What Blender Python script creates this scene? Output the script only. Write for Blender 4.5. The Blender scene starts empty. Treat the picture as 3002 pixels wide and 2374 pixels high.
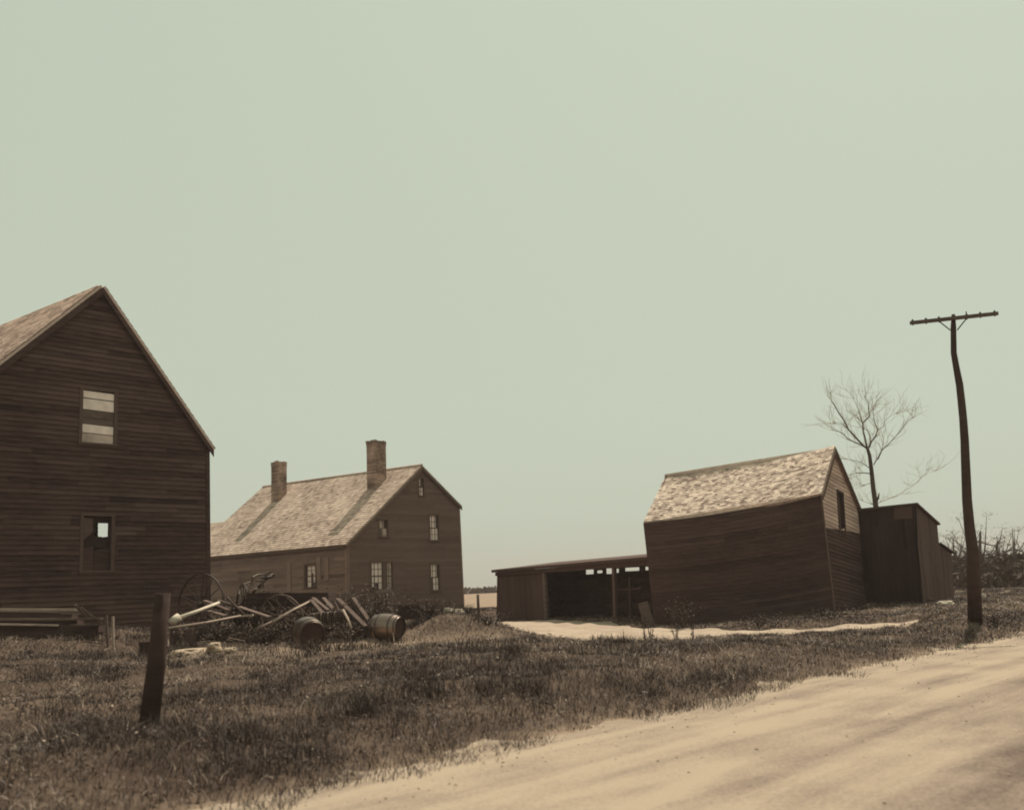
import bpy, math, random
import numpy as np
from mathutils import Vector, Matrix, noise

scene = bpy.context.scene
COL = scene.collection
random.seed(11)
rng = np.random.default_rng(11)

# ------------------------------------------------------------------ camera
FPX, CX, CY = 3100.0, 1501.0, 1187.0          # focal length and centre in photo pixels (3002 x 2374)
PITCH = math.atan(0.1699)
ROLL = math.atan(0.040)
EYE = Vector((0.0, 0.0, 1.6))
Fv = Vector((0, math.cos(PITCH), math.sin(PITCH)))
U0 = Vector((0, -math.sin(PITCH), math.cos(PITCH)))
R0 = Vector((1, 0, 0))
Rc = R0 * math.cos(ROLL) - U0 * math.sin(ROLL)
Uc = R0 * math.sin(ROLL) + U0 * math.cos(ROLL)
cam = bpy.data.cameras.new("camera")
cam.sensor_fit = 'HORIZONTAL'
cam.sensor_width = 36.0
cam.lens = 36.0 * FPX / 3002.0
cam.clip_end = 3000
cam.clip_start = 0.05
co = bpy.data.objects.new("camera", cam)
COL.objects.link(co)
m = Matrix((Rc, Uc, -Fv)).transposed().to_4x4()
m.translation = EYE
co.matrix_world = m
cam.dof.use_dof = True
cam.dof.focus_distance = 38.0
cam.dof.aperture_fstop = 1.6
scene.camera = co

# ------------------------------------------------------------------ light
SUN_EL = math.radians(57.5)
SDIR = Vector((0.50, 0.866, 0)).normalized()   # horizontal direction towards the sun
w = bpy.data.worlds.new("World")
scene.world = w
w.use_nodes = True
nt = w.node_tree
nt.nodes.clear()
out = nt.nodes.new('ShaderNodeOutputWorld')
bg = nt.nodes.new('ShaderNodeBackground')
sky = nt.nodes.new('ShaderNodeTexSky')
sky.sky_type = 'NISHITA'
sky.sun_disc = False
sky.sun_elevation = SUN_EL
sky.sun_rotation = math.atan2(SDIR.x, SDIR.y)
sky.dust_density = 4.0
bw = nt.nodes.new('ShaderNodeRGBToBW')
gm = nt.nodes.new('ShaderNodeMath'); gm.operation = 'POWER'; gm.inputs[1].default_value = 0.12
tint = nt.nodes.new('ShaderNodeMix'); tint.data_type = 'RGBA'; tint.blend_type = 'MULTIPLY'
tint.inputs['Factor'].default_value = 1.0
tint.inputs['B'].default_value = (4.52, 5.00, 4.06, 1)
nt.links.new(sky.outputs[0], bw.inputs[0])
nt.links.new(bw.outputs[0], gm.inputs[0])
nt.links.new(gm.outputs[0], tint.inputs['A'])
nt.links.new(tint.outputs['Result'], bg.inputs['Color'])
bg.inputs['Strength'].default_value = 0.10
nt.links.new(bg.outputs[0], out.inputs[0])

sl = bpy.data.lights.new("sun", 'SUN')
sl.energy = 5.0
sl.angle = math.radians(0.6)
sl.color = (1.0, 0.90, 0.76)
so = bpy.data.objects.new("sun", sl)
COL.objects.link(so)
sdir3 = Vector((SDIR.x * math.cos(SUN_EL), SDIR.y * math.cos(SUN_EL), math.sin(SUN_EL)))
so.rotation_euler = sdir3.to_track_quat('Z', 'Y').to_euler()
so.location = (20, 20, 40)

scene.view_settings.view_transform = 'Standard'
scene.view_settings.look = 'None'
scene.view_settings.exposure = 0.0
scene.view_settings.gamma = 1.0
scene.cycles.filter_width = 1.9               # an old, slightly soft lens
scene.cycles.max_bounces = 6
scene.cycles.use_adaptive_sampling = True

# ------------------------------------------------------------------ geometry helpers
def ray(px, py):
    return (Fv * FPX + Rc * (px - CX) - Uc * (py - CY))
def P(px, py, d):
    "point seen at photo pixel px,py standing d metres down the view"
    r = ray(px, py)
    return EYE + r * (d / r.y)
def PP(px, py, pl):
    "point seen at the pixel lying in plane (point, normal)"
    r = ray(px, py)
    t = (pl[0] - EYE).dot(pl[1]) / r.dot(pl[1])
    return EYE + r * t
def plane3(a, b, c):
    return (a, (b - a).cross(c - a).normalized())
def vplane(a, ang):
    "vertical plane through a running ang degrees to the right of the view"
    t = math.radians(ang)
    return (a, Vector((math.cos(t), -math.sin(t), 0)))
def YH(px):
    return 1714 - 0.04 * (px - 1501)

class MB:
    def __init__(s):
        s.v = []; s.f = []; s.c = []
    def face(s, pts, col=0.5):
        i = len(s.v)
        s.v.extend([tuple(p) for p in pts])
        s.f.append(tuple(range(i, i + len(pts))))
        s.c.append(col)
    def box(s, c, sx, sy, sz, rot=None, col=0.5):
        "box centred on c"
        R = rot if rot is not None else Matrix.Identity(3)
        ps = []
        for dz in (-.5, .5):
            for dx, dy in ((-.5, -.5), (.5, -.5), (.5, .5), (-.5, .5)):
                ps.append(Vector(c) + R @ Vector((dx * sx, dy * sy, dz * sz)))
        i = len(s.v); s.v.extend([tuple(p) for p in ps])
        for q in ((3, 2, 1, 0), (4, 5, 6, 7), (0, 1, 5, 4), (1, 2, 6, 5), (2, 3, 7, 6), (3, 0, 4, 7)):
            s.f.append(tuple(i + k for k in q)); s.c.append(col)
    def beam(s, a, b, wd, th, up=Vector((0, 0, 1)), col=0.5):
        "rectangular bar from a to b, wd across, th along up"
        a = Vector(a); b = Vector(b)
        x = (b - a); L = x.length; x.normalize()
        y = up.cross(x)
        if y.length < 1e-4: y = Vector((0, 1, 0)).cross(x)
        y.normalize(); z = x.cross(y)
        R = Matrix((x, y, z)).transposed()
        s.box((a + b) / 2, L, wd, th, R, col)
    def tube(s, pts, rad, n=8, col=0.5, cap=True):
        pts = [Vector(p) for p in pts]
        if not hasattr(rad, '__len__'): rad = [rad] * len(pts)
        i0 = len(s.v)
        ref = None
        for k, p in enumerate(pts):
            d = (pts[min(k + 1, len(pts) - 1)] - pts[max(k - 1, 0)]).normalized()
            if ref is None:
                ref = Vector((0, 0, 1)) if abs(d.z) < .9 else Vector((1, 0, 0))
                ref = (ref - d * ref.dot(d)).normalized()
            else:
                ref = (ref - d * ref.dot(d)).normalized()
            o = d.cross(ref)
            for j in range(n):
                a = 2 * math.pi * j / n
                s.v.append(tuple(p + (ref * math.cos(a) + o * math.sin(a)) * rad[k]))
        for k in range(len(pts) - 1):
            for j in range(n):
                a = i0 + k * n + j; b = i0 + k * n + (j + 1) % n
                s.f.append((a, b, b + n, a + n)); s.c.append(col)
        if cap:
            s.f.append(tuple(i0 + j for j in range(n))[::-1]); s.c.append(col)
            e = i0 + (len(pts) - 1) * n
            s.f.append(tuple(e + j for j in range(n))); s.c.append(col)
    def prism(s, poly, off, col=0.5):
        "solid between a polygon and the same polygon moved by off"
        off = Vector(off); n = len(poly)
        s.face([Vector(p) for p in poly], col)
        s.face([Vector(p) + off for p in poly][::-1], col)
        for k in range(n):
            a = Vector(poly[k]); b = Vector(poly[(k + 1) % n])
            s.face([a, a + off, b + off, b], col)
    def build(s, name, mat, parent=None, smooth=False):
        me = bpy.data.meshes.new(name)
        me.from_pydata(s.v, [], s.f)
        at = me.attributes.new('tint', 'FLOAT', 'FACE')
        at.data.foreach_set('value', np.array(s.c, dtype=np.float32))
        if smooth: me.polygons.foreach_set('use_smooth', [True] * len(me.polygons))
        me.materials.append(mat)
        me.update()
        o = bpy.data.objects.new(name, me)
        COL.objects.link(o)
        if parent is not None:
            o.parent = parent
            o.matrix_parent_inverse = Matrix.Translation(-parent.location)
        return o

def thing(name, label, cat, loc, group=None):
    o = bpy.data.objects.new(name, None)
    COL.objects.link(o)
    o.location = Vector(loc)
    o.empty_display_size = 0.3
    return tag(o, label, cat, group)
def tag(o, label, cat, group=None, kind=None):
    o['label'] = label; o['category'] = cat
    if group: o['group'] = group
    if kind: o['kind'] = kind
    return o
def origin_to(o, p):
    "moves a mesh object's origin to p, leaving the mesh where it is"
    o.data.transform(Matrix.Translation(-Vector(p)))
    o.location = Vector(p)
    return o

# clapboards / shingles: overlapping strips over a planar convex polygon with rectangular holes
def siding(mb, poly, U, bh, lap, out=None, holes=(), piece=(1.5, 4.0), var=1.0, ragged=0.0, vertical=False, phase=0.0, sub=99.0, cvar=0.10):
    O = poly[0]
    N = (poly[1] - poly[0]).cross(poly[2] - poly[0]).normalized()
    if N.dot(out) < 0: N = -N
    U = (U - N * U.dot(N)).normalized()
    V = N.cross(U)
    if V.z < 0: V = -V
    if vertical: U, V = V, U
    pts = [((p - O).dot(U), (p - O).dot(V)) for p in poly]
    hs = []
    for h in holes:
        q = [((p - O).dot(U), (p - O).dot(V)) for p in h]
        hs.append((min(a for a, b in q), max(a for a, b in q), min(b for a, b in q), max(b for a, b in q)))
    v0 = min(b for a, b in pts); v1 = max(b for a, b in pts)
    boards = []
    k = v0 + phase * bh
    cuts = {v0, v1}
    nb = int((v1 - v0) / bh) + 2
    bedge = [v0 + i * bh for i in range(nb)]
    for e in bedge: cuts.add(e)
    for a, b in pts: cuts.add(b)
    for h in hs: cuts.add(h[2]); cuts.add(h[3])
    cuts = sorted(c for c in cuts if v0 - 1e-6 <= c <= v1 + 1e-6)
    def xr(v):
        xs = []
        n = len(pts)
        for i in range(n):
            (a, b), (c, d) = pts[i], pts[(i + 1) % n]
            if abs(b - d) < 1e-9:
                if abs(b - v) < 1e-6: xs += [a, c]
                continue
            t = (v - b) / (d - b)
            if -1e-6 <= t <= 1 + 1e-6: xs.append(a + (c - a) * t)
        return (min(xs), max(xs)) if xs else None
    seams = {}
    for ca, cb in zip(cuts[:-1], cuts[1:]):
        if cb - ca < 1e-4: continue
        mid = (ca + cb) / 2
        bi = int((mid - v0) / bh)
        ra = xr(ca + 1e-5); rb = xr(cb - 1e-5)
        if not ra or not rb: continue
        if bi not in seams:
            x = min(a for a, b in pts) - random.random() * piece[1]
            L = []
            xmax = max(a for a, b in pts)
            base = random.gauss(0.5, cvar * var)
            while x < xmax:
                x2 = x + random.uniform(*piece)
                cc = min(1, max(0, base + random.gauss(0, 0.13 * var))); rg_ = random.uniform(-ragged, ragged)
                ns_ = max(1, int(math.ceil((x2 - x) / sub)))
                for q_ in range(ns_): L.append((x + (x2 - x) * q_ / ns_, x + (x2 - x) * (q_ + 1) / ns_, cc, rg_))
                x = x2
            seams[bi] = L
        for (x, x2, c, rg) in seams[bi]:
            segs = [(x, x2)]
            for h in hs:
                if h[2] < mid < h[3]:
                    ns = []
                    for (p, q) in segs:
                        if h[1] <= p or h[0] >= q: ns.append((p, q)); continue
                        if p < h[0]: ns.append((p, h[0]))
                        if q > h[1]: ns.append((h[1], q))
                    segs = ns
            for (p, q) in segs:
                a0, a1 = max(p, ra[0]), min(q, ra[1])
                b0, b1 = max(p, rb[0]), min(q, rb[1])
                if a1 < a0: a0 = a1 = (ra[0] if p < ra[0] else ra[1])
                if b1 < b0: b0 = b1 = (rb[0] if p < rb[0] else rb[1])
                if a1 - a0 < 1e-4 and b1 - b0 < 1e-4: continue
                fa = 1 - (ca - (v0 + bi * bh)) / bh; fb = 1 - (cb - (v0 + bi * bh)) / bh
                if vertical:
                    fa = fb = 0.5 + rg * 2
                da, db = lap * max(fa, 0), lap * max(fb, 0)
                isb = abs(ca - (v0 + bi * bh)) < 1e-5
                vv = ca - (abs(rg) if isb else 0)
                A = O + U * a0 + V * vv + N * da; B = O + U * a1 + V * vv + N * da
                C = O + U * b1 + V * cb + N * db; D = O + U * b0 + V * cb + N * db
                mb.face([A, B, C, D], c)
                if isb:
                    mb.face([O + U * a0 + V * vv, O + U * a1 + V * vv, B, A], c)
    return U, V, N

# ------------------------------------------------------------------ materials
def new_mat(name, rough=0.85, spec=0.2):
    m = bpy.data.materials.new(name); m.use_nodes = True
    n = m.node_tree; b = n.nodes['Principled BSDF']
    b.inputs['Roughness'].default_value = rough
    b.inputs['Specular IOR Level'].default_value = spec
    return m, n, b
def rgb(c): return (c[0], c[1], c[2], 1)
def wood(name, dark, light, scale=(1, 1, 14), rough=0.9, bump=0.3, contrast=1.0, patch=0.35, spec=0.12):
    "weathered boards: each board its own tint, grain streaks along the board, broad stains"
    m, n, b = new_mat(name, rough, spec)
    N = n.nodes; L = n.links
    tc = N.new('ShaderNodeTexCoord')
    at = N.new('ShaderNodeAttribute'); at.attribute_name = 'tint'
    mp = N.new('ShaderNodeMapping'); mp.inputs['Scale'].default_value = scale
    L.new(tc.outputs['Object'], mp.inputs[0])
    n1 = N.new('ShaderNodeTexNoise'); n1.inputs['Scale'].default_value = 1.6; n1.inputs['Detail'].default_value = 6; n1.inputs['Roughness'].default_value = .65
    L.new(mp.outputs[0], n1.inputs['Vector'])
    n2 = N.new('ShaderNodeTexNoise'); n2.inputs['Scale'].default_value = 0.45; n2.inputs['Detail'].default_value = 4
    L.new(tc.outputs['Object'], n2.inputs['Vector'])
    a1 = N.new('ShaderNodeMath'); a1.operation = 'MULTIPLY_ADD'; a1.inputs[1].default_value = 1.1 * contrast; a1.inputs[2].default_value = -0.55 * contrast
    L.new(n1.outputs[0], a1.inputs[0])
    a2 = N.new('ShaderNodeMath'); a2.operation = 'ADD'
    L.new(a1.outputs[0], a2.inputs[0]); L.new(at.outputs['Fac'], a2.inputs[1])
    a3 = N.new('ShaderNodeMath'); a3.operation = 'MULTIPLY_ADD'; a3.inputs[1].default_value = patch * 2; a3.inputs[2].default_value = -patch
    L.new(n2.outputs[0], a3.inputs[0])
    a4 = N.new('ShaderNodeMath'); a4.operation = 'ADD'; a4.use_clamp = True
    L.new(a2.outputs[0], a4.inputs[0]); L.new(a3.outputs[0], a4.inputs[1])
    mx = N.new('ShaderNodeMix'); mx.data_type = 'RGBA'
    mx.inputs['A'].default_value = rgb(dark); mx.inputs['B'].default_value = rgb(light)
    L.new(a4.outputs[0], mx.inputs['Factor'])
    L.new(mx.outputs['Result'], b.inputs['Base Color'])
    bp = N.new('ShaderNodeBump'); bp.inputs['Strength'].default_value = bump; bp.inputs['Distance'].default_value = 0.02
    L.new(n1.outputs[0], bp.inputs['Height']); L.new(bp.outputs[0], b.inputs['Normal'])
    return m
def plain(name, c, rough=0.8, var=0.25, scale=8, spec=0.2, metal=0.0):
    m, n, b = new_mat(name, rough, spec)
    N = n.nodes; L = n.links
    b.inputs['Metallic'].default_value = metal
    tc = N.new('ShaderNodeTexCoord')
    n1 = N.new('ShaderNodeTexNoise'); n1.inputs['Scale'].default_value = scale; n1.inputs['Detail'].default_value = 5
    L.new(tc.outputs['Object'], n1.inputs['Vector'])
    cr = N.new('ShaderNodeMix'); cr.data_type = 'RGBA'
    cr.inputs['A'].default_value = rgb([x * (1 - var) for x in c]); cr.inputs['B'].default_value = rgb([min(1, x * (1 + var)) for x in c])
    st = N.new('ShaderNodeMapRange'); st.inputs[1].default_value = .3; st.inputs[2].default_value = .7
    L.new(n1.outputs[0], st.inputs[0]); L.new(st.outputs[0], cr.inputs['Factor'])
    L.new(cr.outputs['Result'], b.inputs['Base Color'])
    bp = N.new('ShaderNodeBump'); bp.inputs['Strength'].default_value = .25; bp.inputs['Distance'].default_value = .01
    L.new(n1.outputs[0], bp.inputs['Height']); L.new(bp.outputs[0], b.inputs['Normal'])
    return m

M = {}
M['barn_dark'] = wood('barn_siding', (.038, .021, .020), (.128, .079, .068), scale=(1.2, 1.2, 12), patch=.45, contrast=1.4)
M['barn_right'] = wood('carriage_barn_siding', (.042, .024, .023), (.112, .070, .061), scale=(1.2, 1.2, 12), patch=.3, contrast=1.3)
M['barn_gable_sunlit'] = wood('carriage_barn_gable_sunlit', (.38, .265, .22), (.70, .52, .43), scale=(1.2, 1.2, 12), patch=.3)  # pale boards, the sunlight on the gable put into their colour
M['house_gable'] = wood('house_clapboard', (.11, .068, .054), (.20, .132, .105), scale=(1.2, 1.2, 14), patch=.2)
M['house_front'] = wood('house_front_boards', (.13, .083, .068), (.29, .20, .16), scale=(1.2, 1.2, 10), patch=.4)
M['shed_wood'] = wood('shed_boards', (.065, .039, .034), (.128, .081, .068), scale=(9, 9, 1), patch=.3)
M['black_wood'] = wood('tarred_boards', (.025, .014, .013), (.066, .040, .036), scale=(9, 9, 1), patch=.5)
M['shingle_house'] = wood('house_shingles', (.22, .155, .125), (.72, .565, .46), scale=(3, 3, 3), patch=.45, contrast=1.2)
M['shingle_barn'] = wood('carriage_barn_shingles', (.28, .20, .165), (.92, .75, .62), scale=(3, 3, 3), patch=.3, contrast=1.0)
M['shingle_left'] = wood('barn_shingles', (.40, .28, .235), (.95, .74, .63), scale=(2, 2, 5), patch=.2, contrast=.8)
M['trim'] = wood('trim_boards', (.07, .043, .037), (.16, .105, .088), patch=.3)
M['roof_edge'] = wood('roof_edge_boards', (.09, .06, .045), (.18, .12, .09), patch=.3)
M['pale_wood'] = wood('bleached_wood', (.16, .115, .095), (.50, .385, .31), scale=(2, 2, 6), patch=.4, contrast=1.3)
M['grey_wood'] = wood('weathered_wood', (.06, .040, .034), (.20, .143, .118), scale=(2, 2, 6), patch=.5, contrast=1.3)
M['dark_wood'] = wood('old_dark_wood', (.036, .022, .019), (.098, .062, .052), scale=(2, 2, 6), patch=.4)
M['shade'] = plain('window_shade', (.84, .69, .61), .9, .15, 3)
M['shade_dim'] = plain('dim_window_shade', (.50, .39, .33), .9, .3, 3)
M['glass_dark'] = plain('dark_window_interior', (.085, .055, .048), .5, .3, 2)
M['brick'] = plain('chimney_brick', (.20, .13, .10), .95, .45, 3)
M['iron'] = plain('rusty_iron', (.045, .028, .024), .75, .4, 12, .2)
M['iron_pale'] = plain('pale_rusted_iron', (.17, .125, .09), .7, .5, 12, .4)
M['stone'] = plain('fieldstone', (.36, .275, .20), .95, .3, 3)
M['white'] = plain('whitewashed_board', (.54, .46, .37), .9, .25, 4)

# brick courses for the chimneys
def brick_mat():
    m, n, b = new_mat('chimney_bricks', .95, .1)
    N = n.nodes; L = n.links
    tc = N.new('ShaderNodeTexCoord')
    mp = N.new('ShaderNodeMapping'); mp.inputs['Rotation'].default_value = (math.pi / 2, 0, 0)
    sep = N.new('ShaderNodeSeparateXYZ'); cmb = N.new('ShaderNodeCombineXYZ')
    L.new(tc.outputs['Object'], sep.inputs[0])
    ad = N.new('ShaderNodeMath'); ad.operation = 'ADD'
    L.new(sep.outputs['X'], ad.inputs[0]); L.new(sep.outputs['Y'], ad.inputs[1])
    L.new(ad.outputs[0], cmb.inputs['X']); L.new(sep.outputs['Z'], cmb.inputs['Y'])
    br = N.new('ShaderNodeTexBrick'); br.inputs['Scale'].default_value = 1.0
    br.inputs['Brick Width'].default_value = .22; br.inputs['Row Height'].default_value = .075; br.inputs['Mortar Size'].default_value = .008
    br.inputs['Color1'].default_value = (.17, .11, .09, 1); br.inputs['Color2'].default_value = (.40, .28, .22, 1); br.inputs['Mortar'].default_value = (.34, .26, .2, 1)
    L.new(cmb.outputs[0], br.inputs['Vector'])
    ns = N.new('ShaderNodeTexNoise'); ns.inputs['Scale'].default_value = 1.7; ns.inputs['Detail'].default_value = 5
    L.new(tc.outputs['Object'], ns.inputs['Vector'])
    mr = N.new('ShaderNodeMapRange'); mr.inputs[1].default_value = .35; mr.inputs[2].default_value = .7; mr.inputs[3].default_value = .6; mr.inputs[4].default_value = 1.25
    L.new(ns.outputs[0], mr.inputs[0])
    mx = N.new('ShaderNodeVectorMath'); mx.operation = 'SCALE'
    L.new(br.outputs['Color'], mx.inputs[0]); L.new(mr.outputs[0], mx.inputs['Scale'])
    L.new(mx.outputs[0], b.inputs['Base Color'])
    return m
M['brick'] = brick_mat()

def soil_mat(name, attr=True):
    "turf and bare earth: the 'dry' value paints where straw and bare soil lie"
    m, n, b = new_mat(name, .95, .05)
    N = n.nodes; L = n.links
    tc = N.new('ShaderNodeTexCoord')
    n1 = N.new('ShaderNodeTexNoise'); n1.inputs['Scale'].default_value = 5; n1.inputs['Detail'].default_value = 8; n1.inputs['Roughness'].default_value = .7
    n2 = N.new('ShaderNodeTexNoise'); n2.inputs['Scale'].default_value = .5; n2.inputs['Detail'].default_value = 5
    for k in (n1, n2): L.new(tc.outputs['Object'], k.inputs['Vector'])
    c1 = N.new('ShaderNodeValToRGB')
    c1.color_ramp.elements[0].position = .3; c1.color_ramp.elements[0].color = (.042, .028, .022, 1)
    c1.color_ramp.elements[1].position = .72; c1.color_ramp.elements[1].color = (.105, .073, .056, 1)
    L.new(n1.outputs[0], c1.inputs[0])
    c2 = N.new('ShaderNodeValToRGB')
    c2.color_ramp.elements[0].position = .3; c2.color_ramp.elements[0].color = (.20, .14, .105, 1)
    c2.color_ramp.elements[1].position = .7; c2.color_ramp.elements[1].color = (.40, .30, .215, 1)
    L.new(n1.outputs[0], c2.inputs[0])
    at = N.new('ShaderNodeAttribute'); at.attribute_name = 'dry'
    ad = N.new('ShaderNodeMath'); ad.operation = 'MULTIPLY_ADD'; ad.inputs[1].default_value = .9; ad.inputs[2].default_value = -.45
    L.new(n2.outputs[0], ad.inputs[0])
    a2 = N.new('ShaderNodeMath'); a2.operation = 'ADD'; a2.use_clamp = True
    L.new(ad.outputs[0], a2.inputs[0]); L.new(at.outputs['Fac'], a2.inputs[1])
    mx = N.new('ShaderNodeMix'); mx.data_type = 'RGBA'
    L.new(a2.outputs[0], mx.inputs['Factor']); L.new(c1.outputs[0], mx.inputs['A']); L.new(c2.outputs[0], mx.inputs['B'])
    L.new(mx.outputs['Result'], b.inputs['Base Color'])
    bp = N.new('ShaderNodeBump'); bp.inputs['Strength'].default_value = .7; bp.inputs['Distance'].default_value = .05
    L.new(n1.outputs[0], bp.inputs['Height']); L.new(bp.outputs[0], b.inputs['Normal'])
    return m
M['soil'] = soil_mat('turf_and_soil')

def dirt_mat(name, angle, lo, mid, hi, stretch=(1, .12, 1), sc=1.3):
    "packed dirt: wheel-smoothed streaks along the road, grit and darker damp patches"
    m, n, b = new_mat(name, .95, .05)
    N = n.nodes; L = n.links
    tc = N.new('ShaderNodeTexCoord')
    mp = N.new('ShaderNodeMapping'); mp.vector_type = 'TEXTURE'
    mp.inputs['Rotation'].default_value = (0, 0, angle)
    mp.inputs['Scale'].default_value = (1, 1 / stretch[1], 1)
    L.new(tc.outputs['Object'], mp.inputs[0])
    n1 = N.new('ShaderNodeTexNoise'); n1.inputs['Scale'].default_value = sc; n1.inputs['Detail'].default_value = 5; n1.inputs['Roughness'].default_value = .55; n1.inputs['Distortion'].default_value = .5
    L.new(mp.outputs[0], n1.inputs['Vector'])
    n2 = N.new('ShaderNodeTexNoise'); n2.inputs['Scale'].default_value = 30; n2.inputs['Detail'].default_value = 6; n2.inputs['Roughness'].default_value = .7
    L.new(tc.outputs['Object'], n2.inputs['Vector'])
    n3 = N.new('ShaderNodeTexNoise'); n3.inputs['Scale'].default_value = .75; n3.inputs['Detail'].default_value = 5
    L.new(tc.outputs['Object'], n3.inputs['Vector'])
    at = N.new('ShaderNodeAttribute'); at.attribute_name = 'damp'
    s1 = N.new('ShaderNodeMath'); s1.operation = 'MULTIPLY_ADD'; s1.inputs[1].default_value = .60; s1.inputs[2].default_value = -.06
    L.new(n1.outputs[0], s1.inputs[0])
    s2 = N.new('ShaderNodeMath'); s2.operation = 'MULTIPLY_ADD'; s2.inputs[1].default_value = .62
    L.new(n2.outputs[0], s2.inputs[0]); L.new(s1.outputs[0], s2.inputs[2])
    s3 = N.new('ShaderNodeMath'); s3.operation = 'SUBTRACT'
    s4 = N.new('ShaderNodeMath'); s4.operation = 'MULTIPLY_ADD'; s4.inputs[1].default_value = .42; s4.inputs[2].default_value = -.19
    L.new(n3.outputs[0], s4.inputs[0])
    s5 = N.new('ShaderNodeMath'); s5.operation = 'ADD'
    L.new(s2.outputs[0], s5.inputs[0]); L.new(s4.outputs[0], s5.inputs[1])
    L.new(s5.outputs[0], s3.inputs[0]); L.new(at.outputs['Fac'], s3.inputs[1])
    cr = N.new('ShaderNodeValToRGB')
    e = cr.color_ramp.elements
    e[0].position = .22; e[0].color = rgb(lo); e[1].position = .62; e[1].color = rgb(hi)
    k = e.new(.42); k.color = rgb(mid)
    L.new(s3.outputs[0], cr.inputs[0])
    L.new(cr.outputs[0], b.inputs['Base Color'])
    bp = N.new('ShaderNodeBump'); bp.inputs['Strength'].default_value = .6; bp.inputs['Distance'].default_value = .015
    L.new(n2.outputs[0], bp.inputs['Height']); L.new(bp.outputs[0], b.inputs['Normal'])
    return m
ROADANG = math.atan2(12, 14.4)
M['road'] = dirt_mat('packed_road_dirt', -ROADANG, (.115, .083, .070), (.245, .188, .148), (.365, .288, .215), (1, .10, 1), 2.2)
M['yard'] = dirt_mat('yard_dirt', 1.2, (.19, .14, .115), (.31, .24, .185), (.41, .32, .245), (1, .4, 1), 1.0)

def grass_mat():
    m, n, b = new_mat('grass_blades', .7, .25)
    N = n.nodes; L = n.links
    at = N.new('ShaderNodeAttribute'); at.attribute_name = 'tint'
    cr = N.new('ShaderNodeValToRGB')
    e = cr.color_ramp.elements
    e[0].position = 0; e[0].color = (.028, .018, .015, 1); e[1].position = 1; e[1].color = (.52, .40, .31, 1)
    k = e.new(.5); k.color = (.068, .046, .038, 1)
    k = e.new(.8); k.color = (.150, .108, .086, 1)
    L.new(at.outputs['Fac'], cr.inputs[0])
    L.new(cr.outputs[0], b.inputs['Base Color'])
    return m
M['grass'] = grass_mat()
M['stem'] = plain('weed_stems', (.06, .042, .03), .9, .4, 20)
M['leaf'] = grass_mat(); M['leaf'].name = 'weed_leaves'
M['bark'] = plain('tree_bark', (.075, .05, .037), .95, .4, 6)
M['twig'] = plain('tree_twigs', (.38, .29, .20), .95, .3, 6)
M['far_leaf'] = plain('far_foliage', (.085, .060, .046), .95, .4, .6)

# ------------------------------------------------------------------ terrain
EP = np.array((-1.2, 10.0)); ED = np.array((12.0, 14.4)); ED /= np.linalg.norm(ED); EN = np.array((ED[1], -ED[0]))
def gx(px, d): return (px - 1501) / 3100.0 * d
CTRL = []
def cp(px, d, z, sig=5.0): CTRL.append((gx(px, d), d, z, sig))
for a in ((-500, 30, .85), (-300, 18, .6), (150, 27, .85), (450, 30, .75), (620, 32, .66), (900, 24, .40), (1130, 26, .40), (700, 24, .45), (300, 18, .45), (100, 12, .38),
          (450, 11.5, .28), (800, 16, .35), (1000, 48, .38), (1360, 54, .44), (700, 60, .5), (1460, 49, .03), (1900, 40, .0), (1700, 32, .05), (1700, 20, .38), (2000, 20.5, .34),
          (2000, 28, -.02), (2300, 30, .0), (2300, 23.5, .08), (2450, 25, .1), (2450, 35, .22), (1915, 38.7, -.1), (2700, 38, .35), (2850, 33, .38), (3000, 30, .35), (2560, 27, .08),
          (1300, 20, .42), (1400, 15, .35), (1100, 18, .40), (2700, 60, .3), (1500, 70, -.2), (2000, 60, 0), (1400, 120, .0), (0, 90, .4), (3200, 90, .3), (2850, 26, .42), (3300, 28, .3)):
    cp(*a)
CA = np.array(CTRL)
def smooth(t):
    t = np.clip(t, 0, 1); return t * t * (3 - 2 * t)
def Z(x, y, bumps=True):
    x = np.asarray(x, dtype=float); y = np.asarray(y, dtype=float)
    num = np.zeros(x.shape); den = np.zeros(x.shape) + 1e-9
    for cx, cy, cz, sg in CA:
        s = 2.4 + 0.05 * cy
        w_ = 1.0 / ((((x - cx) ** 2 + (y - cy) ** 2) / (s * s)) + .05) ** 2
        num += w_ * cz; den += w_
    z = num / den
    far = smooth((y - 70) / 80.0)
    z = z * (1 - far) + .15 * far
    # the mound beside the house and the debris heap
    mx, my = gx(1310, 27), 27.0
    z = z + .55 * np.exp(-(((x - mx) / 1.45) ** 2 + ((y - my) / 1.9) ** 2))
    # the driveway bed before the shed
    s = (x - EP[0]) * EN[0] + (y - EP[1]) * EN[1]
    if bumps:
        bmp = .06 * np.sin(x * 1.15 + 2 * np.sin(y * .63)) * np.sin(y * .9 + 1.7 * np.sin(x * .7)) * smooth((34 - y) / 10) + .045 * np.sin(x * 2.1 + 1.3 * np.sin(y * 1.1)) * np.sin(y * 1.7 + np.sin(x * 1.3)) + .03 * np.sin(x * 5.3 + y * 2.2) * np.sin(y * 4.1 - x)
        z = z + bmp * smooth((70 - y) / 30)
    k = smooth(-s / 1.9)
    edge = .07 * smooth(-s / .35)
    return z * k + edge * (1 - k)
def z1(x, y): return float(Z(np.array([x]), np.array([y]))[0])
def ground_at(px, d, dz=0.0):
    x = gx(px, d); return Vector((x, d, z1(x, d) + dz))

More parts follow.
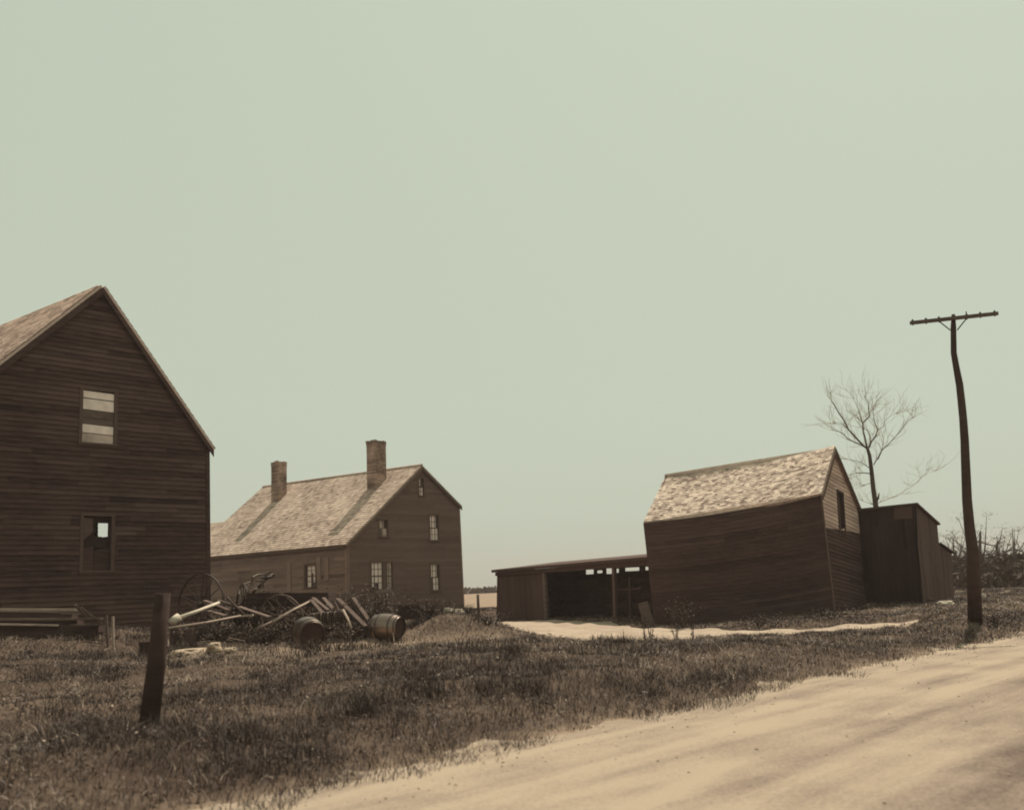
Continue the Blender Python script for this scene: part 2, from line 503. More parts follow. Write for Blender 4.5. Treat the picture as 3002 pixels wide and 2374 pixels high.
def grid(name, xs, ys, mat, zoff=0.0, attr=None, attrname='dry'):
    X, Y = np.meshgrid(xs, ys)
    Zz = Z(X, Y) + zoff
    nx, ny = len(xs), len(ys)
    v = np.stack([X.ravel(), Y.ravel(), Zz.ravel()], 1)
    i = np.arange(nx * ny).reshape(ny, nx)
    f = np.stack([i[:-1, :-1].ravel(), i[:-1, 1:].ravel(), i[1:, 1:].ravel(), i[1:, :-1].ravel()], 1)
    me = bpy.data.meshes.new(name)
    me.from_pydata(v.tolist(), [], f.tolist())
    if attr is not None:
        at = me.attributes.new(attrname, 'FLOAT', 'POINT')
        at.data.foreach_set('value', attr(X, Y).ravel().astype(np.float32))
    me.polygons.foreach_set('use_smooth', [True] * len(me.polygons))
    me.materials.append(mat)
    o = bpy.data.objects.new(name, me); COL.objects.link(o)
    return o
def blob(X, Y, px, d, rx, ry, rot=0):
    cx = gx(px, d); dx = X - cx; dy = Y - d
    return np.exp(-((dx / rx) ** 2 + (dy / ry) ** 2))
def dry(X, Y):
    a = .12 + 1.6 * blob(X, Y, 1020, 23.2, 1.15, 1.5) + .6 * blob(X, Y, 1190, 26.5, .45, .9) + .6 * blob(X, Y, 640, 21.5, .9, 1.0) + .35 * blob(X, Y, 1500, 24, 3, 1.5)
    a += .75 * smooth((Y - 58) / 25.0) * (1 - smooth((X / np.maximum(Y, 1) - .2) / .12))
    s = (X - EP[0]) * EN[0] + (Y - EP[1]) * EN[1]
    a += .9 * np.exp(-((s - .1) / .22) ** 2)
    return np.clip(a, 0, 1)
def axis(a, b, fine0, fine1, fs, cs):
    out = []; x = a
    while x < b:
        out.append(x)
        if fine0 <= x < fine1: x += fs
        else:
            dd = fine0 - x if x < fine0 else x - fine1
            x += min(cs, fs + abs(dd) * .12) if x >= fine1 else max(fs, min(cs, dd * .12))
    out.append(b); return out
gr = grid('ground', axis(-500, 500, -22, 22, .22, 30), axis(-30, 1000, 5, 45, .22, 30), M['soil'], 0, dry)
gr['kind'] = 'structure'

# the dirt road: a ribbon with a ragged, weedy edge
def ribbon(name, mat, left, right, nu, nv, zoff, attr=None, rag=.12, ragside=(1, 1), freq=1.0):
    left = [np.array(p, float) for p in left]; right = [np.array(p, float) for p in right]
    def samp(L, t):
        k = t * (len(L) - 1); i = min(int(k), len(L) - 2); f = k - i
        return L[i] * (1 - f) + L[i + 1] * f
    V = []
    for a in range(nu + 1):
        l = samp(left, a / nu).copy(); r = samp(right, a / nu).copy()
        dv = (r - l) / (np.linalg.norm(r - l) + 1e-6)
        n1 = noise.noise(Vector((l[0] * 1.1 * freq, l[1] * 1.1 * freq, 0))) + .6 * noise.noise(Vector((l[0] * 4.1 * freq, l[1] * 4.1 * freq, 3)))
        n2 = noise.noise(Vector((r[0] * 1.1 * freq, r[1] * 1.1 * freq, 7))) + .6 * noise.noise(Vector((r[0] * 4.1 * freq, r[1] * 4.1 * freq, 9)))
        l += dv * n1 * rag * ragside[0] * 2; r += dv * n2 * rag * ragside[1] * 2
        for b in range(nv + 1):
            V.append(l + (r - l) * b / nv)
    V = np.array(V)
    z = Z(V[:, 0], V[:, 1]) + zoff
    me = bpy.data.meshes.new(name)
    i = np.arange((nu + 1) * (nv + 1)).reshape(nu + 1, nv + 1)
    f = np.stack([i[:-1, :-1].ravel(), i[:-1, 1:].ravel(), i[1:, 1:].ravel(), i[1:, :-1].ravel()], 1)
    me.from_pydata(np.column_stack([V, z]).tolist(), [], f.tolist())
    if attr is not None:
        at = me.attributes.new('damp', 'FLOAT', 'POINT')
        at.data.foreach_set('value', attr(V[:, 0], V[:, 1]).astype(np.float32))
    me.polygons.foreach_set('use_smooth', [True] * len(me.polygons))
    me.materials.append(mat)
    o = bpy.data.objects.new(name, me); COL.objects.link(o); o['kind'] = 'structure'
    return o
def damp(X, Y):
    s = (X - EP[0]) * EN[0] + (Y - EP[1]) * EN[1]; u = (X - EP[0]) * ED[0] + (Y - EP[1]) * ED[1]
    a = .09 * np.exp(-((s - 3.7 - .15 * np.sin(u * .5)) / .8) ** 2) * smooth((u - 1.5) / 5)
    a += .07 * np.exp(-((s - 2.0 - .2 * np.sin(u * .4)) / .35) ** 2) * smooth((u - 2) / 6)
    a += .30 * np.exp(-((s - 5.4) / 1.0) ** 2) * smooth((u + 3) / 3.0)
    a += .12 * np.exp(-((s - 3.0) / .22) ** 2) * smooth((u + 1) / 5) + .10 * np.exp(-((s - 4.5 - .1 * np.sin(u)) / .2) ** 2)
    a += .06 * np.exp(-((s - .9) / .3) ** 2)
    return a
rl = [EP + ED * t for t in (-40, 60)]; rr = [EP + ED * t + EN * 9.2 for t in (-40, 60)]
ribbon('road', M['road'], rl, rr, 900, 40, .012, damp, .16, (1, 1))

# the bare yard before the shed, running on as a cart track past the carriage barn
yf = [(gx(1400, 31), 31), (gx(1500, 29.5), 29.5), (gx(1600, 27), 27.0), (gx(1750, 26), 26.0), (gx(1900, 28.4), 28.4), (gx(2100, 29), 29), (gx(2300, 28.6), 28.6), (gx(2480, 28.6), 28.6), (gx(2640, 29.3), 29.3)]
yb = [(gx(1430, 47), 46.5), (gx(1500, 46.5), 46.5), (gx(1620, 44.5), 44.5), (gx(1760, 42), 42.0), (gx(1860, 36), 36.0), (gx(2080, 31.8), 31.8), (gx(2280, 31.6), 31.6), (gx(2450, 31.0), 31.0), (gx(2645, 30.3), 30.3)]
ribbon('yard', M['yard'], yf, yb, 220, 60, .012, lambda X, Y: 0 * X + .0, .22, (1, .4))

# ------------------------------------------------------------------ buildings
Zu = Vector((0, 0, 1))
def px_line(a, b, t): return (a[0] + (b[0] - a[0]) * t, a[1] + (b[1] - a[1]) * t)

def window(parent, quad, out, name='window', frame_mat=None, pane='glass_dark', rows=3, cols=2, fw=.07, recess=.09, shade=None, bars=True, frame_proud=.035):
    "quad: 4 points (top-left, top-right, bottom-right, bottom-left) in the wall plane"
    tl, tr, br_, bl = quad
    n = out.normalized()
    fm = frame_mat or M['trim']
    mb = MB()
    corners = [tl, tr, br_, bl]
    cen = sum(corners, Vector()) / 4
    for i in range(4):
        a, b = corners[i], corners[(i + 1) % 4]
        d = (b - a).normalized()
        inn = ((cen - (a + b) / 2)); inn -= d * inn.dot(d); inn.normalize()
        # jamb reveals inside, casing outside
        ext = fw if i in (0, 2) else 0.0
        o1 = a - inn * fw - d * ext; o2 = b - inn * fw + d * ext
        pr = frame_proud + (.004 if i in (0, 2) else 0)
        mb.prism([o1, o2, b + d * ext * 0 if i in (0, 2) else b, a], n * pr, .5) if False else mb.prism([a - inn * fw - d * ext, b - inn * fw + d * ext, b + d * ext, a - d * ext], n * pr, .45 + .1 * random.random())
        mb.face([a, b, b - n * recess, a - n * recess], .3)
    if name == 'window' and True:
        a, b = bl, br_
        d = (b - a).normalized()
        mb.prism([a - d * (fw + .03) - Zu * .0, b + d * (fw + .03), b + d * (fw + .03) - Zu * .05, a - d * (fw + .03) - Zu * .05], n * (frame_proud + .05), .6)
    fr = mb.build(name, fm, parent)
    pm = MB()
    off = -n * (recess - .01)
    pm.face([tl + off, tr + off, br_ + off, bl + off], .5)
    pm.build('pane', M[pane], fr)
    if bars:
        bm = MB()
        off = -n * (recess - .03)
        def pt(u, v): return (tl * (1 - u) + tr * u) * (1 - v) + (bl * (1 - u) + br_ * u) * v + off
        wv = .012
        for c in range(1, cols):
            u = c / cols; bm.beam(pt(u, 0), pt(u, 1), .022, .02, n, .5)
        for r in range(1, rows):
            v = r / rows; bm.beam(pt(0, v), pt(1, v), .02, (.05 if r == rows // 2 and rows > 3 else .022), Zu, .5)
        bm.build('sash_bars', fm, fr)
    if shade:
        sm = MB()
        off = -n * (recess - .02)
        def pt(u, v): return (tl * (1 - u) + tr * u) * (1 - v) + (bl * (1 - u) + br_ * u) * v + off
        for (u0, v0, u1, v1) in shade[1]:
            sm.face([pt(u0, v0), pt(u1, v0), pt(u1, v1), pt(u0, v1)], .5)
        sm.build('shade', M[shade[0]], fr)
    return fr

def roof_panel(mb, poly, U, up, bh=.13, lap=.018, piece=(.10, .24), var=1.3, rag=.012, thick=.07, cvar=.04):
    siding(mb, poly, U, bh, lap, up, (), piece, var, rag, cvar=cvar)
    n = (poly[1] - poly[0]).cross(poly[2] - poly[0]).normalized()
    if n.dot(up) < 0: n = -n
    mb.prism([p - n * .004 for p in poly], -n * thick, .35)
def flat_poly(mb, pts, col=.5):
    mb.face(pts, col)
def edge_board(mb, a, b, h, t, out, down=None, col=.5):
    "trim board below the line a-b"
    dn = Vector((0, 0, -1)) if down is None else down
    out = out.normalized()
    mb.prism([a, b, b + dn * h, a + dn * h], out * t, col)

# ---- the great barn on the left
LB_E = P(613, 1310, 32.0)                       # right eave corner
lbpl = vplane(LB_E, 40)
lb_out = Vector((math.cos(math.radians(40)), -math.sin(math.radians(40)), 0))
lb_long = Vector((-math.cos(math.radians(40)), math.sin(math.radians(40)), 0))
lb_gdir = Vector((math.sin(math.radians(40)), math.cos(math.radians(40)), 0))
LB_A = PP(618, 1850, lbpl)
LB_D = PP(296, 845, lbpl)
LB_V = PP(130, 972, lbpl)
sl_ = (LB_V - LB_D).normalized()
LB_E2 = LB_D + sl_ * 6.6                        # far-left eave, outside the picture
LB_A2 = Vector((LB_E2.x, LB_E2.y, LB_A.z - .1))
base_loc = Vector((LB_A.x, LB_A.y, z1(LB_A.x, LB_A.y)))
barn = thing('barn', 'tall dark clapboarded barn at the left with a boarded gable window', 'barn', base_loc)
mb = MB()
w1 = [PP(*q, lbpl) for q in ((242, 1139), (334, 1153), (333, 1303), (240, 1296))]
w2 = [PP(*q, lbpl) for q in ((243, 1508), (325, 1517), (325, 1676), (243, 1668))]
def rectify(q):
    "make a quad a true upright rectangle in the wall"
    return q
U = lb_gdir
low = Vector((0, 0, -.6))
poly = [LB_A + low, LB_E, LB_D, LB_E2, LB_A2 + low]
def aabb_quad(q, O, U, V):
    us = sorted([(p - O).dot(U) for p in q]); vs = sorted([(p - O).dot(V) for p in q])
    u0, u1 = (us[0] + us[1]) / 2, (us[2] + us[3]) / 2; v0, v1 = (vs[0] + vs[1]) / 2, (vs[2] + vs[3]) / 2
    A = O + U * u0 + V * v1; B = O + U * u1 + V * v1; C = O + U * u1 + V * v0; D = O + U * u0 + V * v0
    return [A, B, C, D]
w1 = aabb_quad(w1, LB_A, U, Zu); w2 = aabb_quad(w2, LB_A, U, Zu)
siding(mb, poly, U, .135, .032, lb_out, [w1, w2], (1.2, 4.2), 1.1)
mb.build('gable_wall', M['barn_dark'], barn)
L = 13.0
mb = MB()
LO = lb_long * L
# hidden walls, with an opening in the far long wall through which the sky shows
ring = [LB_A + low, LB_E, LB_D, LB_E2, LB_A2 + low]
mb.face([p + LO for p in ring], .4)
mb.face([LB_E2, LB_E2 + LO, LB_A2 + low + LO, LB_A2 + low], .4)
# right long wall with the through opening
q1 = P(283, 1531, 31.2); q2 = P(316, 1531, 31.2)
rwpl = (LB_E, lb_gdir)
hA = PP(284, 1530, rwpl); hB = PP(317, 1572, rwpl); hC = PP(284, 1567, rwpl); hD = PP(317, 1530, rwpl)
siding(mb, [LB_A + low, LB_E, LB_E + LO, LB_A + low + LO], lb_long, .135, .02, lb_gdir, [[hA, hB, hC, hD]], (2, 4), 1)
mb.build('side_wall', M['barn_dark'], barn)
rf = MB()
ov = .10
E_o = LB_E - (LB_D - LB_E).normalized() * .14 + lb_out * ov; D_o = LB_D + lb_out * ov
E2_o = LB_E2 - (LB_D - LB_E2).normalized() * .2 + lb_out * ov
nr = (LB_D - LB_E).cross(lb_long).normalized(); nr = nr if nr.z > 0 else -nr
nl = (LB_D - LB_E2).cross(lb_long).normalized(); nl = nl if nl.z > 0 else -nl
roof_panel(rf, [E_o + nr * .09, D_o + nr * .09, D_o + LO + nr * .09, E_o + LO + nr * .09], lb_long, Zu, .2, .022)
roof_panel(rf, [E2_o + nl * .09, D_o + nl * .09, D_o + LO + nl * .09, E2_o + LO + nl * .09], lb_long, Zu, .21, .035, (.14, .4), 2.0)
rf.build('roof', M['shingle_left'], barn)
tr = MB()
edge_board(tr, E_o, D_o, .2, .03, lb_out, Vector((0, 0, -1)))
edge_board(tr, D_o, E2_o, .2, .03, lb_out, Vector((0, 0, -1)))
tr.prism([LB_E, LB_E - lb_gdir * .14, LB_A + low - lb_gdir * .14, LB_A + low], lb_out * .035, .35)
tr.build('trim_board', M['barn_dark'], barn)
fr = window(barn, w1, lb_out, 'window', M['trim'], 'glass_dark', bars=False, fw=.10, recess=.10)
# pale boards nailed behind the window frame, one darker
tlw, trw, brw, blw = w1
def wpt(u, v, off): return (tlw * (1 - u) + trw * u) * (1 - v) + (blw * (1 - u) + brw * u) * v - lb_out * off
for (v0, v1, mt, nm) in ((.02, .15, 'shade', 'pale board'), (.17, .37, 'shade', 'pale board'), (.385, .52, 'grey_wood', 'dark board'), (.53, .645, 'grey_wood', 'dark board'), (.655, .81, 'shade', 'pale board'), (.825, .99, 'shade_dim', 'stained board')):
    b_ = MB(); b_.prism([wpt(.01, v0, .015), wpt(.99, v0 + .012, .015), wpt(.99, v1 + .012, .015), wpt(.01, v1, .015)], lb_out * .02, .5)
    o = b_.build('window_board', M[mt], fr)
fr2 = window(barn, w2, lb_out, 'window', M['trim'], 'glass_dark', bars=False, fw=.10, recess=.10)
# this window has lost its sash: drop the pane, leave a broken shutter board
for ch in list(fr2.children):
    bpy.data.objects.remove(ch, do_unlink=True)
tlw, trw, brw, blw = w2
b_ = MB()
b_.prism([wpt(.02, .03, .06), wpt(.36, .03, .06), wpt(.36, .30, .06), wpt(.10, .42, .06), wpt(.02, .42, .06)], lb_out * .02, .6)
b_.build('broken_shutter', M['trim'], fr2)
b_ = MB()  # dark boards added to fill the opening in the tone of its unlit interior
for (u0, v0, u1, v1) in ((.0, .42, 1, .585), (.37, .0, 1, .125), (.0, .31, .47, .43), (.36, .1, .485, .32), (.93, .1, 1, .43), (.47, .375, .72, .43), (.72, .40, .94, .43)):
    b_.prism([wpt(u0, v0, .085), wpt(u1, v0, .085), wpt(u1, v1, .085), wpt(u0, v1, .085)], lb_out * .01, random.uniform(0, .3))
b_.build('interior_dark_fill', M['dark_wood'], fr2)
b_ = MB()
b_.prism([wpt(.0, .58, .07), wpt(.42, .56, .07), wpt(.42, 1, .07), wpt(.0, 1, .07)], lb_out * .02, .4)
b_.prism([wpt(.44, .62, .07), wpt(1, .58, .07), wpt(1, 1, .07), wpt(.44, 1, .07)], lb_out * .02, .2)
b_.build('window_board', M['barn_dark'], fr2)

# ---- the saltbox house
H_E = P(1017, 1594, 48.0)
GA = 40.6
hpl = vplane(H_E, GA)
h_out = Vector((math.cos(math.radians(GA)), -math.sin(math.radians(GA)), 0))
h_g = Vector((math.sin(math.radians(GA)), math.cos(math.radians(GA)), 0))
H_A = PP(1020, 1840, hpl); H_B = PP(1362, 1805, hpl); H_C = PP(1347, 1484, hpl); H_D = PP(1234, 1369, hpl)
h_front = -h_g
fpl = (H_E, h_g)
H_E2 = PP(548, 1637, fpl)
rpl = plane3(H_E, H_E2, H_D)
H_D2 = PP(775, 1431, rpl)
H_C2 = H_C + (H_D2 - H_D)
H_A2 = Vector((H_E2.x, H_E2.y, H_A.z)); H_B2 = H_B + (H_A2 - H_A)
house = thing('house', 'brown saltbox farmhouse with two brick chimneys and a pale shingled roof', 'house', (H_A.x, H_A.y, z1(H_A.x, H_A.y)))
hU = h_g.copy()
def hq(x0, y0, x1, y1): return aabb_quad([PP(a, b, hpl) for a, b in ((x0, y0), (x1, y0), (x1, y1), (x0, y1))], H_A, hU, Zu)
wins = {'attic': hq(1228, 1402, 1242, 1453), 'up_r': hq(1260, 1511, 1285, 1584), 'up_l': hq(1112, 1524, 1136, 1572),
        'low_a': hq(1089, 1648, 1122, 1728), 'low_b': hq(1134, 1648, 1150, 1728), 'low_r': hq(1263, 1654, 1288, 1730)}
mb = MB()
siding(mb, [H_A, H_B, H_C, H_D, H_E], hU, .125, .02, h_out, list(wins.values()), (1.5, 4.5), .8)
mb.build('gable_wall', M['house_gable'], house)
fU = (H_E - H_E2).normalized()
mb = MB()
fw1 = aabb_quad([PP(a, b, fpl) for a, b in ((895, 1656), (925, 1655), (925, 1718), (895, 1720))], H_A, fU, Zu)
siding(mb, [H_A, H_E, H_E2, H_A2], fU, .15, .02, h_front, [fw1], (.8, 3.0), 1.6)
mb.build('front_wall', M['house_front'], house)
mb = MB()
mb.face([H_A2, H_B2, H_C2, H_D2, H_E2], .4); mb.face([H_B, H_C, H_C2, H_B2], .4)
mb.build('rear_wall', M['house_gable'], house)
rf = MB()
e1 = (H_D - H_E).normalized(); e2 = (H_D - H_C).normalized()
ho = h_out * .08; hb = -h_out * .12
nF = (H_D - H_E).cross(H_E2 - H_E).normalized(); nF = nF if nF.z > 0 else -nF
nB = (H_D - H_C).cross(H_C2 - H_C).normalized(); nB = nB if nB.z > 0 else -nB
k = .07
roof_panel(rf, [H_E - e1 * .12 + ho + nF * k, H_D + ho + nF * k, H_D2 + hb + nF * k, H_E2 - e1 * .12 + hb + nF * k], fU, Zu, .17, .02, (.14, .34), 1.1)
roof_panel(rf, [H_C - e2 * .1 + ho + nB * k, H_D + ho + nB * k, H_D2 + hb + nB * k, H_C2 - e2 * .1 + hb + nB * k], fU, Zu, .17, .02, (.14, .34), 1.1)
rf.tube([H_D + ho + Zu * .1, H_D2 + hb + Zu * .1], .06, 6, .5)
# lower wing carrying the same slope on to the left
wl = 6.0
W_D = H_E2 + (H_D2 - H_E2) * .50; W_D2 = W_D - fU * wl; W_E2 = H_E2 - fU * wl
roof_panel(rf, [H_E2 - e1 * .12 + nF * (k - .03), W_D + nF * (k - .03), W_D2 + nF * (k - .03), W_E2 - e1 * .12 + nF * (k - .03)], fU, Zu, .17, .02, (.14, .34), 1.1)
rf.build('roof', M['shingle_house'], house)
mb = MB()
W_A2 = Vector((W_E2.x, W_E2.y, H_A.z)); bk = h_g * 2.6
siding(mb, [H_A2, H_E2, W_E2, W_A2], fU, .15, .02, h_front, (), (.8, 3), 1.4)
W_B = W_D + bk; W_B2 = W_D2 + bk
for q in ([W_E2, W_D2, W_B2, Vector((W_B2.x, W_B2.y, H_A.z)), W_A2], [W_D + Zu * 0, W_D2, W_B2, W_B], [W_B, W_B2, Vector((W_B2.x, W_B2.y, H_A.z)), Vector((W_B.x, W_B.y, H_A.z))]): mb.face(q, .5)
mb.build('wing_wall', M['house_front'], house)
tr = MB()
edge_board(tr, H_E - e1 * .12 + ho, H_D + ho, .15, .03, h_out, col=.7)
edge_board(tr, H_D + ho, H_C - e2 * .1 + ho, .15, .03, h_out, col=.3)
edge_board(tr, H_E - e1 * .10 , H_E2 - e1 * .10, .12, .03, h_front, col=.3)
tr.build('fascia', M['roof_edge'], house)
for (a, b, d_) in ((H_A, H_E, h_g), (H_B, H_C, -h_g)):
    tr = MB(); tr.prism([a, b, b + d_ * .11, a + d_ * .11], h_out * .03, .6)
    if a is H_A: tr.prism([H_A, H_E, H_E - fU * .12, H_A - fU * .12], h_front * .03, .9)
    tr.build('corner_board', M['house_front'], house)
hfm = M['roof_edge']
window(house, wins['attic'], h_out, frame_mat=hfm, pane='glass_dark', rows=4, cols=2, fw=.06, shade=('shade', [(.05, .03, .62, .42), (.25, .52, .95, .97)]))
window(house, wins['up_r'], h_out, frame_mat=hfm, rows=4, cols=3, fw=.08, shade=('shade', [(.0, .0, .80, .5), (.2, .5, 1, .97)]))
window(house, wins['up_l'], h_out, frame_mat=hfm, rows=2, cols=2, fw=.08, shade=('shade_dim', [(.0, .0, .65, .5), (.4, .5, 1, 1)]))
window(house, wins['low_a'], h_out, frame_mat=hfm, rows=4, cols=3, fw=.08, shade=('shade', [(.0, .0, 1, .40), (.34, .4, 1, .75), (.72, .75, 1, .98), (.0, .4, .28, .9)]))
window(house, wins['low_b'], h_out, frame_mat=hfm, rows=4, cols=2, fw=.06, shade=('shade_dim', [(.05, .0, 1, .97)]))
window(house, wins['low_r'], h_out, frame_mat=hfm, rows=4, cols=3, fw=.08, shade=('shade', [(.15, .0, .80, .5), (.3, .5, .95, .98)]))
window(house, fw1, h_front, frame_mat=hfm, rows=4, cols=2, fw=.08, shade=('shade', [(.12, .02, .95, .36), (.12, .36, .48, 1), (.68, .36, .95, .8)]))
# two board battens on the front wall
tr = MB()
for (x, y0, y1) in ((848, 1650, 1735), (935, 1632, 1700), (958, 1632, 1700)):
    a = PP(x, y0, fpl); b = PP(x + 2, y1, fpl)
    tr = MB(); tr.beam(a + h_front * .04, b + h_front * .04, .30, .02, h_front, .8)
    tr.build('wall_batten', M['house_front'], house)
# chimneys
def chimney(fx, y_top, fx2, y_base, depth, wm):
    "fx..fx2 photo columns of the shaft; stands on the front roof slope"
    mid = (fx + fx2) / 2
    base = PP(mid, y_base, rpl)
    d = base.y
    top = P(mid - 4, y_top, d)
    hgt = top.z - base.z
    half = wm / 2
    R = Matrix((fU, h_g, Zu)).transposed()
    c = MB()
    zt = top.z
    c.box((base.x + h_g.x * half, base.y + h_g.y * half, (zt + base.z - 1.6) / 2), wm, wm * .95, zt - base.z + 1.6, R, .5)
    o = c.build('chimney', M['brick'], house)
    cc = MB()
    cx_, cy_ = base.x + h_g.x * half, base.y + h_g.y * half
    for k, (ex, zz, hh) in enumerate(((.012, zt - .20, .10), (.03, zt - .08, .13))):
        # corbelled rim as a ring of four bars, open flue between
        s2 = wm / 2 + ex / 2
        for (u, v, lu, lv) in ((0, -s2 + .06, 2 * s2, .12), (0, s2 - .06, 2 * s2, .12), (-s2 + .06, 0, .12, 2 * s2 - .24), (s2 - .06, 0, .12, 2 * s2 - .24)):
            p = Vector((cx_, cy_, zz)) + R @ Vector((u, v * .95, 0))
            cc.box(p, lu, lv, hh, R, .5)
    for k in range(5):
        p = Vector((cx_, cy_, zt + .01)) + R @ Vector((random.uniform(-half, half) * .9, random.choice((-1, 1)) * half * .85, 0))
        cc.box(p, .2, .1, .07, R @ Matrix.Rotation(random.uniform(-.2, .2), 3, 'Z'), .6)
    cc.build('chimney_cap', M['brick'], o)
chimney(782, 1354, 827, 1478, 0, .61)
chimney(1064, 1293, 1115, 1440, 0, .70)

# ---- the carriage barn on the right (sagging roof, front built in two lengths)
R_E = P(2404, 1445, 36.0)
RA = 32.1
rgpl = vplane(R_E, RA)
r_out = Vector((math.cos(math.radians(RA)), -math.sin(math.radians(RA)), 0))
r_g = Vector((math.sin(math.radians(RA)), math.cos(math.radians(RA)), 0))
r_front = -r_g
R_A = PP(2452, 1850, rgpl); R_D = PP(2441, 1314, rgpl); R_C = PP(2514, 1487, rgpl); R_B = PP(2562, 1850, rgpl)
rfpl = (R_E, r_g)
R_Em = PP(2162, 1498, rfpl); R_E2 = PP(1899, 1530, rfpl)
R_A2 = PP(1926, 1890, rfpl)
ridge_pl = (R_D, r_g)
R_Dm = PP(2192, 1363, ridge_pl); R_D2 = PP(1955, 1391, ridge_pl)
def sagged(mb):
    "the long timbers have sagged between the corners"
    ax = (R_E - R_E2); Ls = ax.length; ax = ax / Ls
    out_ = []
    for v in mb.v:
        v = Vector(v); t = min(1.1, max(-.1, (v - R_E2).dot(ax) / Ls))
        v.z -= .13 * 4 * t * (1 - t); out_.append(tuple(v))
    mb.v = out_; return mb
cb = thing('carriage_barn', 'leaning clapboard barn with sagging pale shingle roof, beside the utility pole', 'barn', (R_A.x, R_A.y, z1(R_A.x, R_A.y)))
mb = MB()
siding(mb, [R_A2, R_A, R_E, R_E2], (R_E - R_E2), .14, .022, r_front, (), (1.5, 4.0), .8, sub=.5)
sagged(mb)
mb.build('front_wall', M['barn_right'], cb)
Ur = (R_C - R_E); Ur = Vector((r_g.x, r_g.y, -.10)).normalized()
Vr = r_out.cross(Ur); Vr = Vr if Vr.z > 0 else -Vr
door = aabb_quad([PP(a, b, rgpl) for a, b in ((2451, 1441), (2467, 1447), (2478, 1562), (2463, 1556))], R_A, Ur, Vr)
# upper gable boards coloured pale as sunlit, lower ones dark as a cast shadow
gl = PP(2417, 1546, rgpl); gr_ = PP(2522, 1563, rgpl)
mb = MB()
siding(mb, [gl, gr_, R_C, R_D, R_E], Ur, .14, .022, r_out, [door], (1.5, 4.0), 1.3)
mb.build('gable_wall', M['barn_gable_sunlit'], cb)
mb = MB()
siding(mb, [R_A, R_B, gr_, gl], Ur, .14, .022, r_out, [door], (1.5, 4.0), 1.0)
o = mb.build('gable_shadow_boards', M['barn_right'], cb); o['label'] = 'lower boards of the gable, coloured dark as a cast shadow'
mb = MB()
dl = R_D2 - R_D
R_C2 = R_C + dl; R_B2 = R_B + (R_A2 - R_A)
mb.face([R_A2, R_E2, R_D2, R_C2, R_B2], .4); mb.face([R_B, R_C, R_C2, R_B2], .4)
mb.build('rear_wall', M['barn_right'], cb)
rf = MB()
e1 = (R_D - R_E).normalized(); ro = r_out * .10
def up_n(a, b, c):
    n = (b - a).cross(c - a).normalized(); return n if n.z > 0 else -n
def plan(q):
    "flatten the fourth point into the plane of the first three"
    n = (q[1] - q[0]).cross(q[2] - q[0]).normalized(); q = list(q); q[3] = q[3] - n * (q[3] - q[0]).dot(n); return q
q1 = [R_E2 - e1 * .14 - ro, R_E - e1 * .14 + ro, R_D + ro, R_D2 - ro]; n1 = up_n(*q1[:3])
q1 = plan([p + n1 * .08 for p in q1])
siding(rf, q1, R_E - R_E2, .11, .018, Zu, (), (.08, .20), 2.0, .02, cvar=.04)
for k_ in range(8):
    l = lambda a_, b_, t: a_ + (b_ - a_) * t
    t0, t1 = k_ / 8, (k_ + 1) / 8
    rf.prism([l(q1[0], q1[1], t0) - n1 * .004, l(q1[0], q1[1], t1) - n1 * .004, l(q1[3], q1[2], t1) - n1 * .004, l(q1[3], q1[2], t0) - n1 * .004], -n1 * .07, .3)
e2 = (R_D - R_C).normalized()
q3 = [R_C2 - e2 * .1 - ro, R_C - e2 * .1 + ro, R_D + ro, R_D2 - ro]; n3 = up_n(*q3[:3])
q3 = plan([p + n3 * .03 for p in q3])
siding(rf, q3, R_C - R_C2, .12, .018, Zu, (), (.1, .24), 1.2, .02, cvar=.05)
for k_ in range(8):
    t0, t1 = k_ / 8, (k_ + 1) / 8
    rf.prism([l(q3[0], q3[1], t0) - n3 * .004, l(q3[0], q3[1], t1) - n3 * .004, l(q3[3], q3[2], t1) - n3 * .004, l(q3[3], q3[2], t0) - n3 * .004], -n3 * .07, .3)
sagged(rf)
rf.build('roof', M['shingle_barn'], cb)
tr = MB()
edge_board(tr, R_E - e1 * .14 + ro, R_D + ro, .16, .03, r_out, col=.3)
edge_board(tr, R_D + ro, R_C - e2 * .1 + ro, .16, .03, r_out, col=.1)
tr.build('fascia', M['roof_edge'], cb)
tr = MB()
tr.prism([R_A, R_E, R_E + r_g * .09, R_A + r_g * .09], r_out * .035, .9)
tr.build('corner_board', M['trim'], cb)
o = window(cb, door, r_out, 'loft_door', M['dark_wood'], 'glass_dark', bars=False, fw=.09, recess=.1)
# hay-door rail stub above
# ---- the long open shed between
S_L = P(1458, 1671, 49.0)
S_R = P(1912, 1632, 41.0)
sd = (S_R - S_L); sd.z = 0; sd.normalize()
s_out = Vector((sd.y, -sd.x, 0)); s_out = s_out if s_out.y < 0 else -s_out
spl = (S_L, s_out)
sh = thing('open_shed', 'long low board shed with an open dark bay, joined to the carriage barn', 'shed', (S_L.x, S_L.y, z1(S_L.x, S_L.y)))
bkv = -s_out * 3.6
def sp(x, y, off=0): return PP(x, y, (S_L + s_out * off, s_out))
mb = MB()
siding(mb, [sp(1461, 1818), sp(1601, 1816), sp(1601, 1668), sp(1458, 1676)], Zu.cross(s_out), .19, .02, s_out, (), (3, 4), 1.2, .15, vertical=True)
mb.build('board_wall', M['shed_wood'], sh)
mb = MB()
pb = (S_L + bkv, s_out)
def bp_(x, y): return PP(x, y, pb)
Ub = sd
